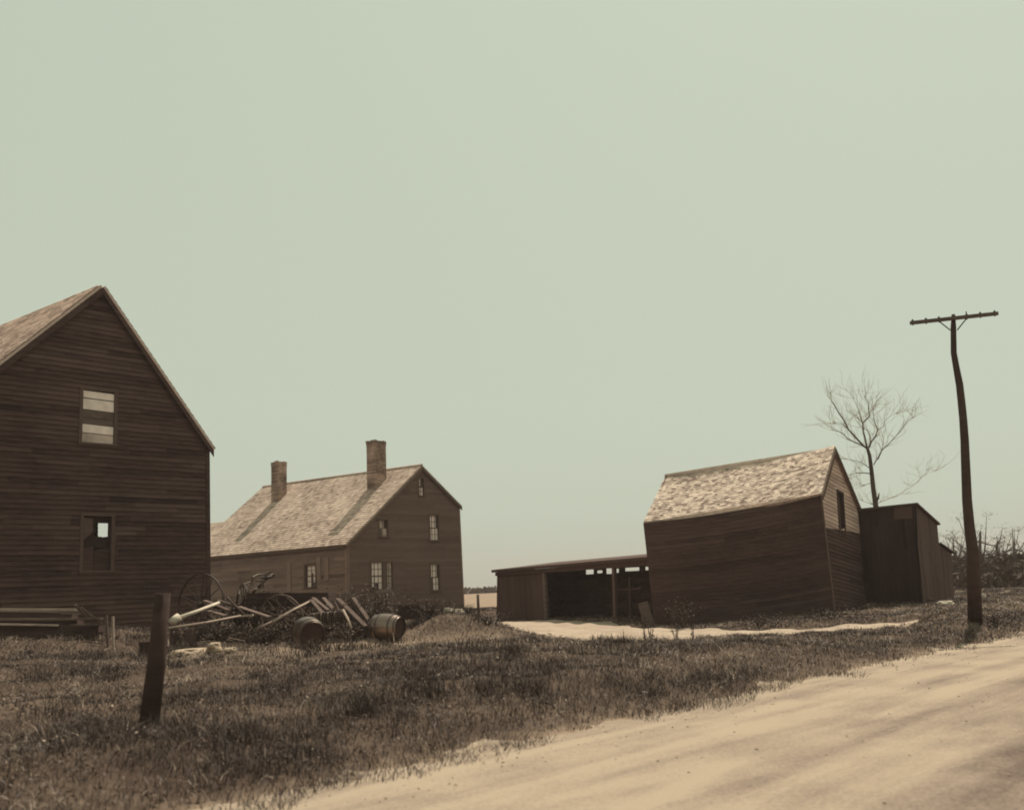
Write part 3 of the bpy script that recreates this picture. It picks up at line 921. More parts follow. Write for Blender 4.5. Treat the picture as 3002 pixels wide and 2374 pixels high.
gaps = [[bp_(a, b) for a, b in ((x0, y0), (x1, y0), (x1, y1), (x0, y1))] for (x0, y0, x1, y1) in
        ((1719, 1669, 1740, 1682), (1752, 1672, 1766, 1679), (1779, 1666, 1797, 1681), (1804, 1667, 1814, 1678), (1834, 1664, 1874, 1672), (1893, 1661, 1910, 1670))]
BL = S_L + bkv; BR = S_R + bkv * 1.0
bz = -2.6
siding(mb, [BL + Zu * bz, BR + Zu * (bz - .35), BR + sd * 1.0 + Zu * .5, BL + Zu * .1], Ub, .22, .015, s_out, gaps, (2, 4), 1.0)
mb.face([S_L + Zu * bz, S_L, S_L + bkv, S_L + bkv + Zu * bz], .3)
mb.build('rear_wall', M['grey_wood'], sh)
rf = MB()
fl = S_L - sd * .12; frr = S_R + sd * .4
top = [fl + s_out * .25, frr + s_out * .25, frr + bkv * 1.05 + Zu * .30, fl + bkv * 1.05 + Zu * .30]
rf.prism([p + Zu * .02 for p in top], Zu * -.12, .4)
rf.build('roof', M['shed_wood'], sh)
fb = MB()
fb.prism([S_L + s_out * .05 - Zu * .1, S_R + s_out * .05 - Zu * .1, S_R + s_out * .05 - Zu * .32, S_L + s_out * .05 - Zu * .26], s_out * .08, .3)
fb.build('lintel_beam', M['shed_wood'], sh)
for (x0, y0, x1, y1, wd, mt) in ((1595, 1672, 1603, 1815, .15, 'grey_wood'), (1800, 1650, 1805, 1813, .14, 'trim')):
    a = sp(x0, y0, .02); b = sp(x1, y1, .02)
    mb = MB(); mb.beam(b, a, wd, .14, s_out, .6); mb.build('post', M[mt], sh)
mb = MB()
for (x0, y0, x1, y1) in ((1814, 1728, 1880, 1724), (1846, 1690, 1850, 1812)):
    a = PP(x0, y0, (S_L + s_out * -.8, s_out)); b = PP(x1, y1, (S_L + s_out * -.8, s_out))
    mb.beam(a, b, .07, .09, s_out, .9)
mb.build('stall_rail', M['shed_wood'], sh)

# ---- the dark outbuildings at the right
K_C = P(2683, 1475, 39.0)
ka = 33
k_out = Vector((math.cos(math.radians(ka)), -math.sin(math.radians(ka)), 0))
k_g = Vector((math.sin(math.radians(ka)), math.cos(math.radians(ka)), 0))
kfront = vplane(K_C, -62); kf_out = Vector((-.47, -.88, 0)).normalized()
kside = vplane(K_C, ka)
tb = thing('tarred_outbuilding', 'black board-sided outbuilding right behind the carriage barn, below the bare tree', 'outbuilding', (K_C.x, K_C.y, z1(K_C.x, K_C.y)))
fl_, fr_ = PP(2470, 1497, kfront), K_C
fbl, fbr = PP(2480, 1800, kfront), PP(2708, 1790, kfront)
mb = MB()
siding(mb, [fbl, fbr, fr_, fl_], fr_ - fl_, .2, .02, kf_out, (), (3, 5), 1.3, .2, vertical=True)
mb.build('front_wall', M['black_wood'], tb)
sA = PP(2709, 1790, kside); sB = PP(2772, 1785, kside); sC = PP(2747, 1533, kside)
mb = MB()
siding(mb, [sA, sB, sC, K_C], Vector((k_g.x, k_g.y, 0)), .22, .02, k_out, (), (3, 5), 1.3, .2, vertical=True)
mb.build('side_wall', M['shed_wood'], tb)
far = sC - K_C
mb = MB()
mb.face([fl_, fl_ + far, fbl + (sB - sA), fbl], .3)
mb.face([fl_ + far, sC, sB, fbl + (sB - sA)], .3)
mb.build('rear_wall', M['black_wood'], tb)
rf = MB()
kk = (fr_ - fl_).normalized()
roof_panel(rf, plan([fl_ + kf_out * .1, fr_ + kf_out * .1 + kk * .1, sC + kk * .1 + far.normalized() * .1, fl_ + far]), kk, Zu, .3, .015, (.6, 1.2), 1.0, .01, .06)
rf.build('roof', M['shed_wood'], tb)
pt_ = MB()
a = PP(2620, 1482, (kfront[0] + kf_out * .03, kfront[1])); b = PP(2672, 1476, (kfront[0] + kf_out * .03, kfront[1]))
c = PP(2676, 1520, (kfront[0] + kf_out * .03, kfront[1])); d = PP(2622, 1522, (kfront[0] + kf_out * .03, kfront[1]))
pt_.prism([a, b, c, d], kf_out * .02, .7)
pt_.build('patch_board', M['shed_wood'], tb)

N_C = P(2753, 1597, 44.0)
nside = vplane(N_C, 34)
n_g = Vector((math.sin(math.radians(34)), math.cos(math.radians(34)), 0)); n_out = Vector((math.cos(math.radians(34)), -math.sin(math.radians(34)), 0))
lt = thing('lean_to', 'small dark lean-to beyond the black outbuilding, nearest the pole', 'outbuilding', (N_C.x, N_C.y, z1(N_C.x, N_C.y)))
a = N_C; b = PP(2789, 1624, nside); c = PP(2800, 1790, nside); d = PP(2768, 1795, nside)
mb = MB(); siding(mb, [d, c, b, a], n_g, .2, .02, n_out, (), (3, 5), 1.2, .2, vertical=True)
bk = -n_out * 3.5
mb.face([a + bk, b + bk, c + bk, d + bk], .3); mb.face([b, b + bk, c + bk, c], .3); mb.face([a, a + bk, d + bk, d], .3)
mb.build('wall', M['shed_wood'], lt)
rf = MB()
rf.prism([a + n_out * .1 + Zu * .02, b + n_out * .1 + Zu * .02 + n_g * .15, b + bk + Zu * .02 + n_g * .15, a + bk + Zu * .02], Zu * .07, .5)
rf.build('roof', M['black_wood'], lt)

# ------------------------------------------------------------------ utility pole
pp = [(2795, 922), (2795, 960), (2796, 1034), (2804, 1080), (2813, 1127), (2819, 1180), (2824, 1231), (2828, 1290), (2830, 1342), (2835, 1465), (2842, 1545), (2852, 1618), (2855, 1700), (2856, 1810)]
PD = 26.0
pts = [P(x, y, PD) for x, y in pp]
pts[-1].z = min(pts[-1].z, z1(pts[-1].x, pts[-1].y) - .1)
n_ = len(pts)
rad = [.045, .068, .072, .078, .088, .092, .094, .10, .105, .115, .125, .14, .16, .17]
pole = thing('utility_pole', 'tall crooked wooden pole with one crossarm at the roadside', 'utility pole', (pts[-1].x, pts[-1].y, z1(pts[-1].x, pts[-1].y)))
mb = MB(); mb.tube(pts, rad, 12, .4); mb.build('shaft', M['dark_wood'], pole, True)
armpl = (P(2795, 940, PD - .1), Vector((0, -1, 0)))
a = PP(2669, 947, armpl); b = PP(2925, 919, armpl)
mb = MB(); mb.beam(a, b, .09, .085, Zu, .5); arm = mb.build('crossarm', M['grey_wood'], pole)
for i, x in enumerate((2676, 2715, 2753, 2834, 2874, 2916)):
    y = 947 + (x - 2669) * (919 - 947) / 256.0
    c = PP(x, y, armpl)
    mb = MB()
    mb.tube([c - Zu * .07, c + Zu * (.14 if x == 2834 else .09)], .016, 6, .5)
    mb.tube([c + Zu * .03, c + Zu * .055, c + Zu * .085], [.028, .032, .015], 8, .5)
    mb.build('insulator_pin', M['iron'], arm)
for x0, y0, x1 in ((2753, 942, 2786), (2834, 933, 2806)):
    mb = MB(); mb.beam(PP(x0, y0, armpl), PP(x1, 968, armpl), .03, .006, Vector((0, 1, 0)), .5); mb.build('arm_brace', M['iron'], pole)

# ------------------------------------------------------------------ bare tree behind the outbuilding
TD = 58.0
def tz(x, y): return (2400 + x / 4.616, 1130 + y / 4.616)
tree = None
def tpt(x, y, dd=0.0):
    a = tz(x, y); return P(a[0], a[1], TD + dd)
trunk_pts = [tpt(775, 1900), tpt(772, 1620), tpt(740, 1400), tpt(715, 1150), tpt(690, 950), tpt(660, 850)]
g0 = trunk_pts[0].copy(); g0.z = z1(g0.x, g0.y) - .1
trunk_pts = [g0] + trunk_pts
tree = thing('bare_tree', 'slender leafless tree rising behind the black outbuilding roof', 'tree', (g0.x, g0.y, g0.z + .1))
tm = MB(); tm.tube(trunk_pts, [.2, .17, .145, .13, .115, .10, .085], 10, .4)
tm.tube([tpt(775, 1600), tpt(805, 1520, -.1), tpt(820, 1450, -.15)], [.05, .06, .02], 6, .4)
tm.build('trunk', M['bark'], tree, True)
BR = [  # limbs, drawn in the tree's own plane and pushed before or behind it
    ([(660, 850), (600, 810), (500, 700), (400, 590), (350, 480), (270, 370), (210, 260), (170, 210)], .060, -1.2),
    ([(650, 850), (590, 810), (490, 770), (390, 715), (330, 650), (270, 620), (170, 600)], .045, 1.0),
    ([(655, 840), (630, 730), (600, 600), (597, 510), (650, 455), (690, 420), (675, 330), (680, 250), (620, 150)], .055, .4),
    ([(675, 850), (700, 780), (695, 680), (660, 610), (610, 580)], .045, 1.5),
    ([(690, 830), (710, 765), (770, 680), (800, 600), (755, 490), (740, 400), (735, 320)], .040, -.8),
    ([(745, 1070), (800, 980), (850, 880), (870, 800)], .030, .9),
    ([(800, 1000), (860, 870), (940, 800), (1040, 690), (1130, 580), (1200, 480), (1290, 430)], .032, -1.4),
    ([(680, 1110), (600, 1050), (520, 1020), (400, 1000)], .025, .8),
    ([(690, 1190), (600, 1180), (490, 1185), (420, 1220)], .032, -.8),
    ([(700, 1320), (640, 1340), (590, 1370), (570, 1320)], .02, .6),
    ([(770, 1600), (900, 1550), (1080, 1480), (1200, 1400), (1330, 1310), (1400, 1240), (1470, 1190), (1600, 1150)], .020, 2.2),
    ([(740, 1610), (680, 1590), (600, 1560)], .022, .5),
    ([(610, 580), (560, 400), (520, 280), (470, 170)], .025, 1.8),
    ([(400, 590), (330, 530), (220, 500)], .028, -1.6),
    ([(800, 600), (870, 560), (900, 480), (980, 400), (1060, 380)], .02, -.4),
    ([(597, 510), (540, 450), (500, 400)], .022, .8),
]
lm = MB(); tw = MB()
def twigs(p, d, r, depth, mb):
    if depth == 0 or r < .004: return
    L = random.uniform(.35, .75) * (1 + depth * .25)
    pts = [p]; q = p.copy(); dd = d.copy()
    for i in range(3):
        dd = (dd + Vector((random.gauss(0, .22), random.gauss(0, .22), random.gauss(.10, .16)))).normalized()
        q = q + dd * L / 3; pts.append(q.copy())
    mb.tube(pts, [r, r * .8, r * .65, r * .45], 4, .5, False)
    for i in range(random.randint(2, 3)):
        k = random.choice((1, 2, 3))
        nd = (dd + Vector((random.gauss(0, .6), random.gauss(0, .6), random.gauss(.15, .4)))).normalized()
        twigs(pts[k], nd, r * .6, depth - 1, mb)
for L_, r0, dd in BR:
    n_ = len(L_)
    P_ = [tpt(x, y, dd * (i / (n_ - 1)) ** .8) for i, (x, y) in enumerate(L_)]
    lm = MB(); lm.tube(P_, [r0 * (1 - .72 * i / (n_ - 1)) for i in range(n_)], 6, .5)
    lm.build('limb', M['twig'] if r0 == .020 else M['bark'], tree, True)
    for i in range(1, n_):
        for rep in range(2 if i < n_ - 1 else 4):
            base = P_[i].lerp(P_[i - 1], random.random() * (1 if i < n_ - 1 else .3))
            dirv = (P_[i] - P_[i - 1]).normalized()
            nd = (dirv + Vector((random.gauss(0, .6), random.gauss(0, .7), random.gauss(.3, .35)))).normalized()
            twigs(base, nd, .011, 3 if i > n_ * .5 else 2, tw)
tw.build('twigs', M['twig'], tree)


# ------------------------------------------------------------------ farm litter between the barn and the house
def P3(px, py, d): return P(px, py, d)
def on_ground(v, dz=0.0): return Vector((v.x, v.y, z1(v.x, v.y) + dz))
def axes(yaw, lean=0.0):
    "wheel axle direction: yaw degrees right of the view, tipped by lean"
    a = math.radians(yaw); l = math.radians(lean)
    return Vector((math.sin(a) * math.cos(l), math.cos(a) * math.cos(l), math.sin(l)))

def wheel(parent, c, r, ax, nsp=12, mat='dark_wood', rw=.05, rt=.035, spoke_r=.016, hub_r=.09, name='wheel'):
    ax = ax.normalized()
    u = ax.cross(Zu).normalized(); v = u.cross(ax)
    mb = MB(); n = 40; i0 = 0
    ring = []
    for k in range(n):
        a = 2 * math.pi * k / n; d = u * math.cos(a) + v * math.sin(a)
        ring.append([c + d * r + ax * rw / 2, c + d * r - ax * rw / 2, c + d * (r - rt) - ax * rw / 2, c + d * (r - rt) + ax * rw / 2])
    for k in range(n):
        A = ring[k]; B = ring[(k + 1) % n]
        for j in range(4): mb.face([A[j], B[j], B[(j + 1) % 4], A[(j + 1) % 4]], .4)
    w_ = mb.build(name, M[mat], parent)
    hb = MB(); hb.tube([c - ax * .11, c - ax * .05, c + ax * .05, c + ax * .11], [hub_r * .6, hub_r, hub_r, hub_r * .6], 12, .5); hb.build('hub', M[mat], w_)
    for k in range(nsp):
        a = 2 * math.pi * (k + .3) / nsp; d = u * math.cos(a) + v * math.sin(a)
        sm = MB(); sm.tube([c + d * hub_r * .8, c + d * (r - rt * .5)], [spoke_r * 1.2, spoke_r * .8], 5, .4); sm.build('spoke', M[mat], w_)
    return w_

# the flat farm wagon, sunk among the litter
GW = 27.4
wb = P3(722, 1738, GW); we = P3(962, 1738, GW)
wg = thing('farm_wagon', 'low dark farm wagon bed standing in the litter heap before the house', 'wagon', on_ground(P3(840, 1830, GW)))
wd = (we - wb).normalized(); back = Vector((-wd.y, wd.x, 0)).normalized()
mb = MB()
for k in range(3):
    h0 = k * .115
    mb.prism([wb - Zu * h0, we - Zu * h0, we - Zu * (h0 + .108), wb - Zu * (h0 + .108)], back * .03, random.random())
    mb.prism([wb + back * 1.1 - Zu * h0, we + back * 1.1 - Zu * h0, we + back * 1.1 - Zu * (h0 + .108), wb + back * 1.1 - Zu * (h0 + .108)], back * .03, random.random())
for e in (wb, we - wd * .03): mb.prism([e + back * .04, e + back * 1.09, e + back * 1.09 - Zu * .34, e + back * .04 - Zu * .34], wd * .03, .4)
mb.build('side_board', M['dark_wood'], wg)
mb = MB(); mb.prism([wb + back * .04 - Zu * .30, we + back * .04 - Zu * .30, we + back * 1.08 - Zu * .30, wb + back * 1.08 - Zu * .30], -Zu * .04, .3); mb.build('wagon_bed', M['dark_wood'], wg)
mb = MB(); mb.beam(wb + wd * .5 - Zu * .5 - back * .15, wb + wd * .5 - Zu * .5 + back * 1.3, .09, .09, Zu, .4); mb.build('axle', M['dark_wood'], wg)
mb = MB(); mb.beam(we - wd * .35 - Zu * .5 - back * .15, we - wd * .35 - Zu * .5 + back * 1.3, .09, .09, Zu, .4); mb.build('axle', M['dark_wood'], wg)
for base_, sd_ in ((wb + wd * .5, -.2), (we - wd * .35, -.2), (wb + wd * .5, 1.3), (we - wd * .35, 1.3)):
    c_ = base_ - Zu * .66 + back * sd_
    wheel(wg, c_, c_.z - z1(c_.x, c_.y) + .02, back, 12)

# hay rake: two tall wheels, axle, curved teeth, iron seat and lever work above
c1 = P3(590, 1772, 27.0); c2 = P3(712, 1790, 28.2)
hr = thing('hay_rake', 'rusted horse hay rake with tall spoked wheels beside the dark barn corner', 'hay rake', on_ground(P3(640, 1830, 27.6)))
ax = (c2 - c1); ax.z = 0; ax.normalize()
wheel(hr, c1, .78, axes(28), 14, 'iron', .045, .03, .013, .08)
wheel(hr, c2, .70, axes(62), 14, 'iron', .045, .03, .013, .08)
mb = MB(); mb.tube([c1, c2], .04, 8); mb.build('axle', M['iron'], hr)
for k in range(9):
    t = (k + .5) / 9; b0 = c1.lerp(c2, t)
    mb = MB()
    pr = Vector((-ax.y, ax.x, 0))
    pts_ = [b0 + pr * (.45 * math.sin(a)) * 1 - Zu * (.55 * (1 - math.cos(a))) for a in [i * .3 for i in range(8)]]
    mb.tube(pts_, .012, 5); mb.build('tooth', M['iron'], hr)
# lever work and seat: pale curved iron seen above the wagon end
mb = MB()
for L_ in ([(735, 1722), (752, 1700), (775, 1702), (790, 1690), (800, 1682)], [(745, 1728), (762, 1722), (768, 1712), (760, 1702)], [(725, 1735), (735, 1715), (742, 1690), (756, 1684), (778, 1682), (795, 1674)], [(700, 1742), (702, 1722), (715, 1712), (735, 1706)], [(765, 1735), (772, 1720), (770, 1706)]):
    pts_ = [P3(x, y, 27.3 + .15 * math.sin(i * 2.1)) for i, (x, y) in enumerate(L_)]
    mb.tube(pts_, .022, 6)
mb.build('lever', M['iron_pale'], hr)
sc_ = P3(785, 1688, 27.2)
mb = MB()
rows_ = []
for i in range(5):
    a = i / 4 * math.pi * .5
    rows_.append([sc_ + Vector((math.cos(t) * .19 * math.sin(a), math.sin(t) * .16 * math.sin(a), -.06 * math.cos(a) + .03 * math.sin(t))) for t in [j * 2 * math.pi / 14 for j in range(14)]])
for i in range(4):
    for j in range(14): mb.face([rows_[i][j], rows_[i][(j + 1) % 14], rows_[i + 1][(j + 1) % 14], rows_[i + 1][j]], .5)
mb.build('seat', M['iron'], hr, True)
mb = MB(); mb.tube([sc_ - Zu * .06, P3(765, 1712, 27.4), P3(735, 1745, 27.5), c1.lerp(c2, .8)], .025, 6); mb.build('seat_spring', M['iron'], hr)

# loose wheel leaning on the wagon
lw = thing('wagon_wheel', 'loose thin-rimmed wheel leaning on the side of the wagon', 'wheel', on_ground(P3(828, 1880, 25.9)))
wheel(lw, P3(826, 1808, 26.2), .56, Vector((.22, .95, .22)), 12, 'grey_wood', .04, .035, .012, .07, 'rim')

# poles and planks
def pole_obj(name, a, b, r, mat, label, cat='pole', group='poles and planks of the litter heap', r2=None, flat=None):
    a = Vector(a); b = Vector(b)
    mb = MB()
    if flat: mb.beam(a, b, flat[0], flat[1], Zu, random.uniform(.3, .8))
    else:
        mid = a.lerp(b, .5) + Vector((random.uniform(-.02, .02), 0, random.uniform(-.02, .02)))
        mb.tube([a, mid, b], [r, (r + (r2 or r)) / 2, r2 or r], 8, .6)
    o = mb.build(name, M[mat], None, not flat)
    low_ = a if a.z < b.z else b
    origin_to(o, low_)
    tag(o, label, cat, group)
    return o
o = pole_obj('pole', P3(512, 1815, 24.6), P3(642, 1766, 26.0), .05, 'white', 'long bleached pole with a thick pale butt end, near the leaning post', r2=.035)
mb = MB(); e_ = P3(512, 1815, 24.6)
for (px_, y_, d__, lab_) in ((517, 1822, 24.65, 'dark stump under the butt of the bleached pole'), (560, 1838, 24.2, 'low dark stump under the thin pale pole')):
    t_ = P3(px_, y_ + 4, d__)
    pole_obj('stump', on_ground(t_, -.05), t_, .15, 'dark_wood', lab_, 'stump', 'stumps of the litter heap', r2=.11)
o = pole_obj('stump_block', P3(505, 1823, 24.5), P3(524, 1808, 24.65), .10, 'white', 'short pale log block at the end of the bleached pole', 'log', 'short logs of the litter heap')
pole_obj('pole', P3(486, 1842, 23.6), P3(706, 1804, 25.2), .028, 'pale_wood', 'thin pale pole lying low below the bleached pole', r2=.02)
pole_obj('pole', P3(800, 1822, 25.0), P3(912, 1760, 26.2), .035, 'pale_wood', 'pale pole crossing the leaning wheel and rising to the right', r2=.025)
pole_obj('pole', P3(752, 1846, 24.6), P3(806, 1818, 25.2), .04, 'grey_wood', 'short weathered pole below the leaning wheel', r2=.03)
pole_obj('pole', P3(640, 1762, 26.3), P3(690, 1776, 26.0), .05, 'grey_wood', 'weathered rail lying under the hay rake', r2=.045)
pole_obj('plank', P3(600, 1760, 26.4), P3(672, 1788, 25.9), .05, 'grey_wood', 'grey plank sloping down right across the hay rake', 'plank', flat=(.14, .03))
pole_obj('plank', P3(700, 1778, 26.0), P3(790, 1808, 25.6), .05, 'grey_wood', 'grey plank sloping down between hay rake and leaning wheel', 'plank', flat=(.16, .03))
pole_obj('plank', P3(612, 1790, 25.9), P3(660, 1804, 25.5), .05, 'grey_wood', 'short plank above the thin low pole', 'plank', flat=(.14, .03))
pole_obj('plank', P3(700, 1806, 25.4), P3(742, 1802, 25.4), .05, 'pale_wood', 'short pale plank at the right end of the thin low pole', 'plank', flat=(.16, .04))
pole_obj('plank', P3(912, 1758, 26.2), P3(945, 1796, 25.6), .05, 'grey_wood', 'plank propped on the wagon, left one of three leaning together', 'plank', flat=(.10, .03))
pole_obj('plank', P3(918, 1752, 26.6), P3(962, 1788, 26.0), .05, 'grey_wood', 'plank propped on the wagon, middle one of three leaning together', 'plank', flat=(.10, .03))
pole_obj('plank', P3(948, 1752, 26.6), P3(978, 1786, 26.0), .05, 'grey_wood', 'plank propped on the wagon, right one of three leaning together', 'plank', flat=(.10, .03))
pole_obj('pole', P3(1006, 1788, 25.4), P3(1030, 1840, 24.8), .03, 'pale_wood', 'short pale stake leaning just left of the brush heap', r2=.03)
pole_obj('plank', P3(990, 1755, 26.2), P3(1072, 1836, 25.0), .05, 'grey_wood', 'long plank leaning down right into the brush heap', 'plank', flat=(.12, .04))
pole_obj('plank', P3(1035, 1752, 26.6), P3(1084, 1822, 25.6), .05, 'grey_wood', 'long plank ending at the hooped barrel', 'plank', flat=(.10, .04))
pole_obj('pole', P3(665, 1750, 26.0), P3(730, 1815, 25.5), .03, 'dark_wood', 'dark pole leaning against the hay rake wheel', r2=.03)
pole_obj('pole', P3(856, 1792, 26.0), P3(925, 1752, 26.6), .025, 'dark_wood', 'dark pole behind the rising pale pole', r2=.025)
for i in range(34):
    x = random.uniform(545, 1090); y = random.uniform(1795, 1838); d_ = 25.6 + random.uniform(-.4, 1.2)
    a_ = P3(x, y, d_); a_ = on_ground(a_, random.uniform(.05, .3)); ang = random.uniform(-.6, .6)
    b_ = a_ + Vector((math.cos(ang), math.sin(ang) * .6, random.uniform(-.25, .25))) * random.uniform(.4, 1.0)
    b_.z = max(b_.z, z1(b_.x, b_.y) + .04)
    mb = MB(); mb.beam(a_, b_, random.uniform(.05, .12), .03, Zu, random.random())
    o = mb.build('scrap_board', M['grey_wood'] if random.random() < .5 else M['dark_wood'])
    origin_to(o, a_); tag(o, 'small broken board lying loose under the wagon and rake', 'board', 'scrap boards of the litter heap')

for i in range(40):
    x = random.uniform(600, 1090); d_ = random.uniform(25.6, 28.6)
    a_ = on_ground(P3(x, 1820, d_), random.uniform(.0, .35)); ang = random.uniform(0, 6.28); el_ = random.uniform(-.1, .75)
    b_ = a_ + Vector((math.cos(ang) * math.cos(el_), math.sin(ang) * math.cos(el_) * .7, math.sin(el_))) * random.uniform(.5, 1.5)
    b_.z = max(b_.z, z1(b_.x, b_.y) + .03)
    pole_obj('branch', a_, b_, random.uniform(.012, .03), random.choice(('dark_wood', 'dark_wood', 'grey_wood')), 'dark broken branch sticking out of the litter heap', 'branch', 'broken branches of the litter heap', r2=.008)
# spring-tooth harrow before the wagon
hw = thing('spring_harrow', 'spring-tooth harrow with rows of curved iron teeth behind the smooth barrel', 'harrow', on_ground(P3(950, 1850, 25.4)))
fa = P3(905, 1802, 25.4); fb_ = P3(995, 1794, 25.9); bk2 = Vector((.12, .8, .05))
mb = MB()
for t in (0, .5, 1): mb.tube([fa + bk2 * t, fb_ + bk2 * t], .022, 6)
for t in (0, .33, .66, 1): mb.tube([fa.lerp(fb_, t), fa.lerp(fb_, t) + bk2], .018, 6)
mb.build('frame', M['grey_wood'], hw)
for r_ in range(3):
    for k in range(9):
        b0 = fa.lerp(fb_, (k + .5) / 9) + bk2 * (r_ / 2)
        mb = MB()
        pts_ = [b0 + Vector((.03, -.16 * math.sin(a), -.17 * (1 - math.cos(a)) + .10 * math.sin(a))) for a in [i * .45 for i in range(7)]]
        mb.tube(pts_, .013, 5); mb.build('tooth', M['iron_pale'] if (k + r_) % 2 else M['iron'], hw)

# barrels
def barrel(label, c, ax, R, H, mat, hoop, end_dark=True):
    ax = ax.normalized()
    root = thing('barrel', label, 'barrel', on_ground(c), 'barrels lying in the yard')
    n = 28; prof = [(-.5, .80), (-.38, .90), (-.2, .98), (0, 1.0), (.2, .98), (.38, .90), (.5, .80)]
    u = ax.cross(Zu).normalized(); v = u.cross(ax)
    mb = MB(); rr_ = []
    for (t, f) in prof: rr_.append([c + ax * t * H + (u * math.cos(2 * math.pi * j / n) + v * math.sin(2 * math.pi * j / n)) * R * f for j in range(n)])
    sh_ = [random.gauss(.5, .12) for _ in range(n)]
    for i in range(len(prof) - 1):
        for j in range(n): mb.face([rr_[i][j], rr_[i][(j + 1) % n], rr_[i + 1][(j + 1) % n], rr_[i + 1][j]], sh_[j // 2])
    bm_ = mb.build('staves', M[mat], root)
    import bmesh
    b2 = bmesh.new(); b2.from_mesh(bm_.data); bmesh.ops.remove_doubles(b2, verts=b2.verts, dist=.001); b2.to_mesh(bm_.data); b2.free()
    bm_.data.polygons.foreach_set('use_smooth', [True] * len(bm_.data.polygons))
    for sg in (-1, 1):
        cc_ = c + ax * sg * (H * .5 - .035)
        mb = MB(); pts_ = [cc_ + (u * math.cos(2 * math.pi * j / n) + v * math.sin(2 * math.pi * j / n)) * R * .80 for j in range(n)]
        mb.face(pts_ if sg > 0 else pts_[::-1], .3); mb.build('barrel_head', M['dark_wood'], root)
    for t, f in ((-.44, .862), (-.24, .975), (.24, .975), (.44, .862)):
        hm = MB(); hh = []
        for dt in (-.018, .018):
            hh.append([c + ax * (t * H + dt) + (u * math.cos(2 * math.pi * j / n) + v * math.sin(2 * math.pi * j / n)) * (R * f + .006) for j in range(n)])
        for j in range(n): hm.face([hh[0][j], hh[0][(j + 1) % n], hh[1][(j + 1) % n], hh[1][j]], .5)
        hm.build('hoop', M[hoop], root)
    return root
bcol = wood('barrel_staves', (.15, .105, .085), (.30, .225, .18), scale=(2, 2, 2), patch=.2, spec=.9, rough=.3, bump=.05)
_b = bcol.node_tree.nodes['Principled BSDF']; _b.inputs['Metallic'].default_value = .85; _b.inputs['Roughness'].default_value = .33
M['barrel'] = bcol
M['hoop'] = plain('hoop_iron', (.09, .065, .055), .45, .3, 10, .5, .3)
barrel('smooth bulging barrel lying end towards the road, left of the two', P(905, 1853, 24.0), Vector((.42, -.9, -.10)), .335, .72, 'barrel', 'hoop')
barrel('hooped barrel lying on its side, right of the two', P(1135, 1837, 25.0), Vector((.93, -.42, -.06)), .30, .70, 'barrel', 'hoop')

# sawhorse
shs = thing('sawhorse', 'thin-legged sawhorse standing behind the hooped barrel', 'sawhorse', on_ground(P3(1125, 1810, 28.0)))
tA = P3(1100, 1738, 28.0); tB = P3(1150, 1732, 28.4)
mb = MB(); mb.beam(tA, tB, .08, .08, Zu, .6); mb.build('top_rail', M['grey_wood'], shs)
for e, s_ in ((tA, -1), (tB, 1)):
    for q in (-1, 1):
        f = on_ground(e + Vector((.12 * s_ + .1 * q, .32 * q, 0)))
        mb = MB(); mb.beam(e, f, .05, .04, Vector((1, 0, 0)), .6); mb.build('leg', M['grey_wood'], shs)
# feed trough on legs
tr_ = thing('feed_trough', 'dark wooden trough on short legs between the hooped barrel and the mound', 'trough', on_ground(P3(1195, 1830, 27.2)))
a_ = P3(1163, 1778, 27.2); b_ = P3(1228, 1778, 27.6); bkk = Vector((.1, .6, 0))
mb = MB()
for (p, q) in ((a_, b_), (a_ + bkk, b_ + bkk)): mb.prism([p, q, q - Zu * .30, p - Zu * .30], Vector((0, .03, 0)), .3)
for p in (a_, b_): mb.prism([p, p + bkk, p + bkk - Zu * .30, p - Zu * .30], Vector((.03, 0, 0)), .3)
mb.prism([a_ - Zu * .28, b_ - Zu * .28, b_ + bkk - Zu * .28, a_ + bkk - Zu * .28], Zu * -.03, .2)
mb.build('box', M['dark_wood'], tr_)
mb = MB(); mb.beam(P3(1133, 1774, 27.3), P3(1226, 1775, 27.5), .2, .035, Zu, .4); mb.build('top_board', M['dark_wood'], tr_)
for p in (a_, b_, a_ + bkk, b_ + bkk):
    mb = MB(); mb.beam(p - Zu * .25, on_ground(p, -.02), .06, .06, Vector((1, 0, 0)), .3); mb.build('leg', M['dark_wood'], tr_)

# rocks and slabs
def rock(name, label, c, sx, sy, sz, mat, seed, cat='rock', group=None, flat=.5):
    import bmesh
    bm_ = bmesh.new(); bmesh.ops.create_icosphere(bm_, subdivisions=3, radius=1)
    for v in bm_.verts:
        n = noise.noise(v.co * 1.3 + Vector((seed, 0, 0))) * .45 + noise.noise(v.co * 3.1 + Vector((seed, 5, 0))) * .18
        v.co = v.co * (1 + n); v.co.x *= sx; v.co.y *= sy; v.co.z = max(-sz * .4, min(v.co.z * sz, sz * flat))
    me = bpy.data.meshes.new(name); bm_.to_mesh(me); bm_.free(); me.materials.append(M[mat])
    o = bpy.data.objects.new(name, me); COL.objects.link(o); o.location = c
    o.rotation_euler.z = seed
    return tag(o, label, cat, group)
rock('stone_slab', 'flat pale stone slab in the grass right of the leaning post', ground_at(560, 22.0, .03), .45, .30, .12, 'stone', 1.2, group='pale stones in the grass')
rock('stone', 'rounded pale stone right of the flat slab', ground_at(622, 21.6, .06), .17, .15, .15, 'stone', 2.3, group='pale stones in the grass', flat=.8)
rock('stone', 'small stone furthest right beside the flat slab', ground_at(668, 21.2, .02), .13, .12, .09, 'stone', 4.1, group='pale stones in the grass', flat=.8)
mc = P(1320, 1791, 27.3)
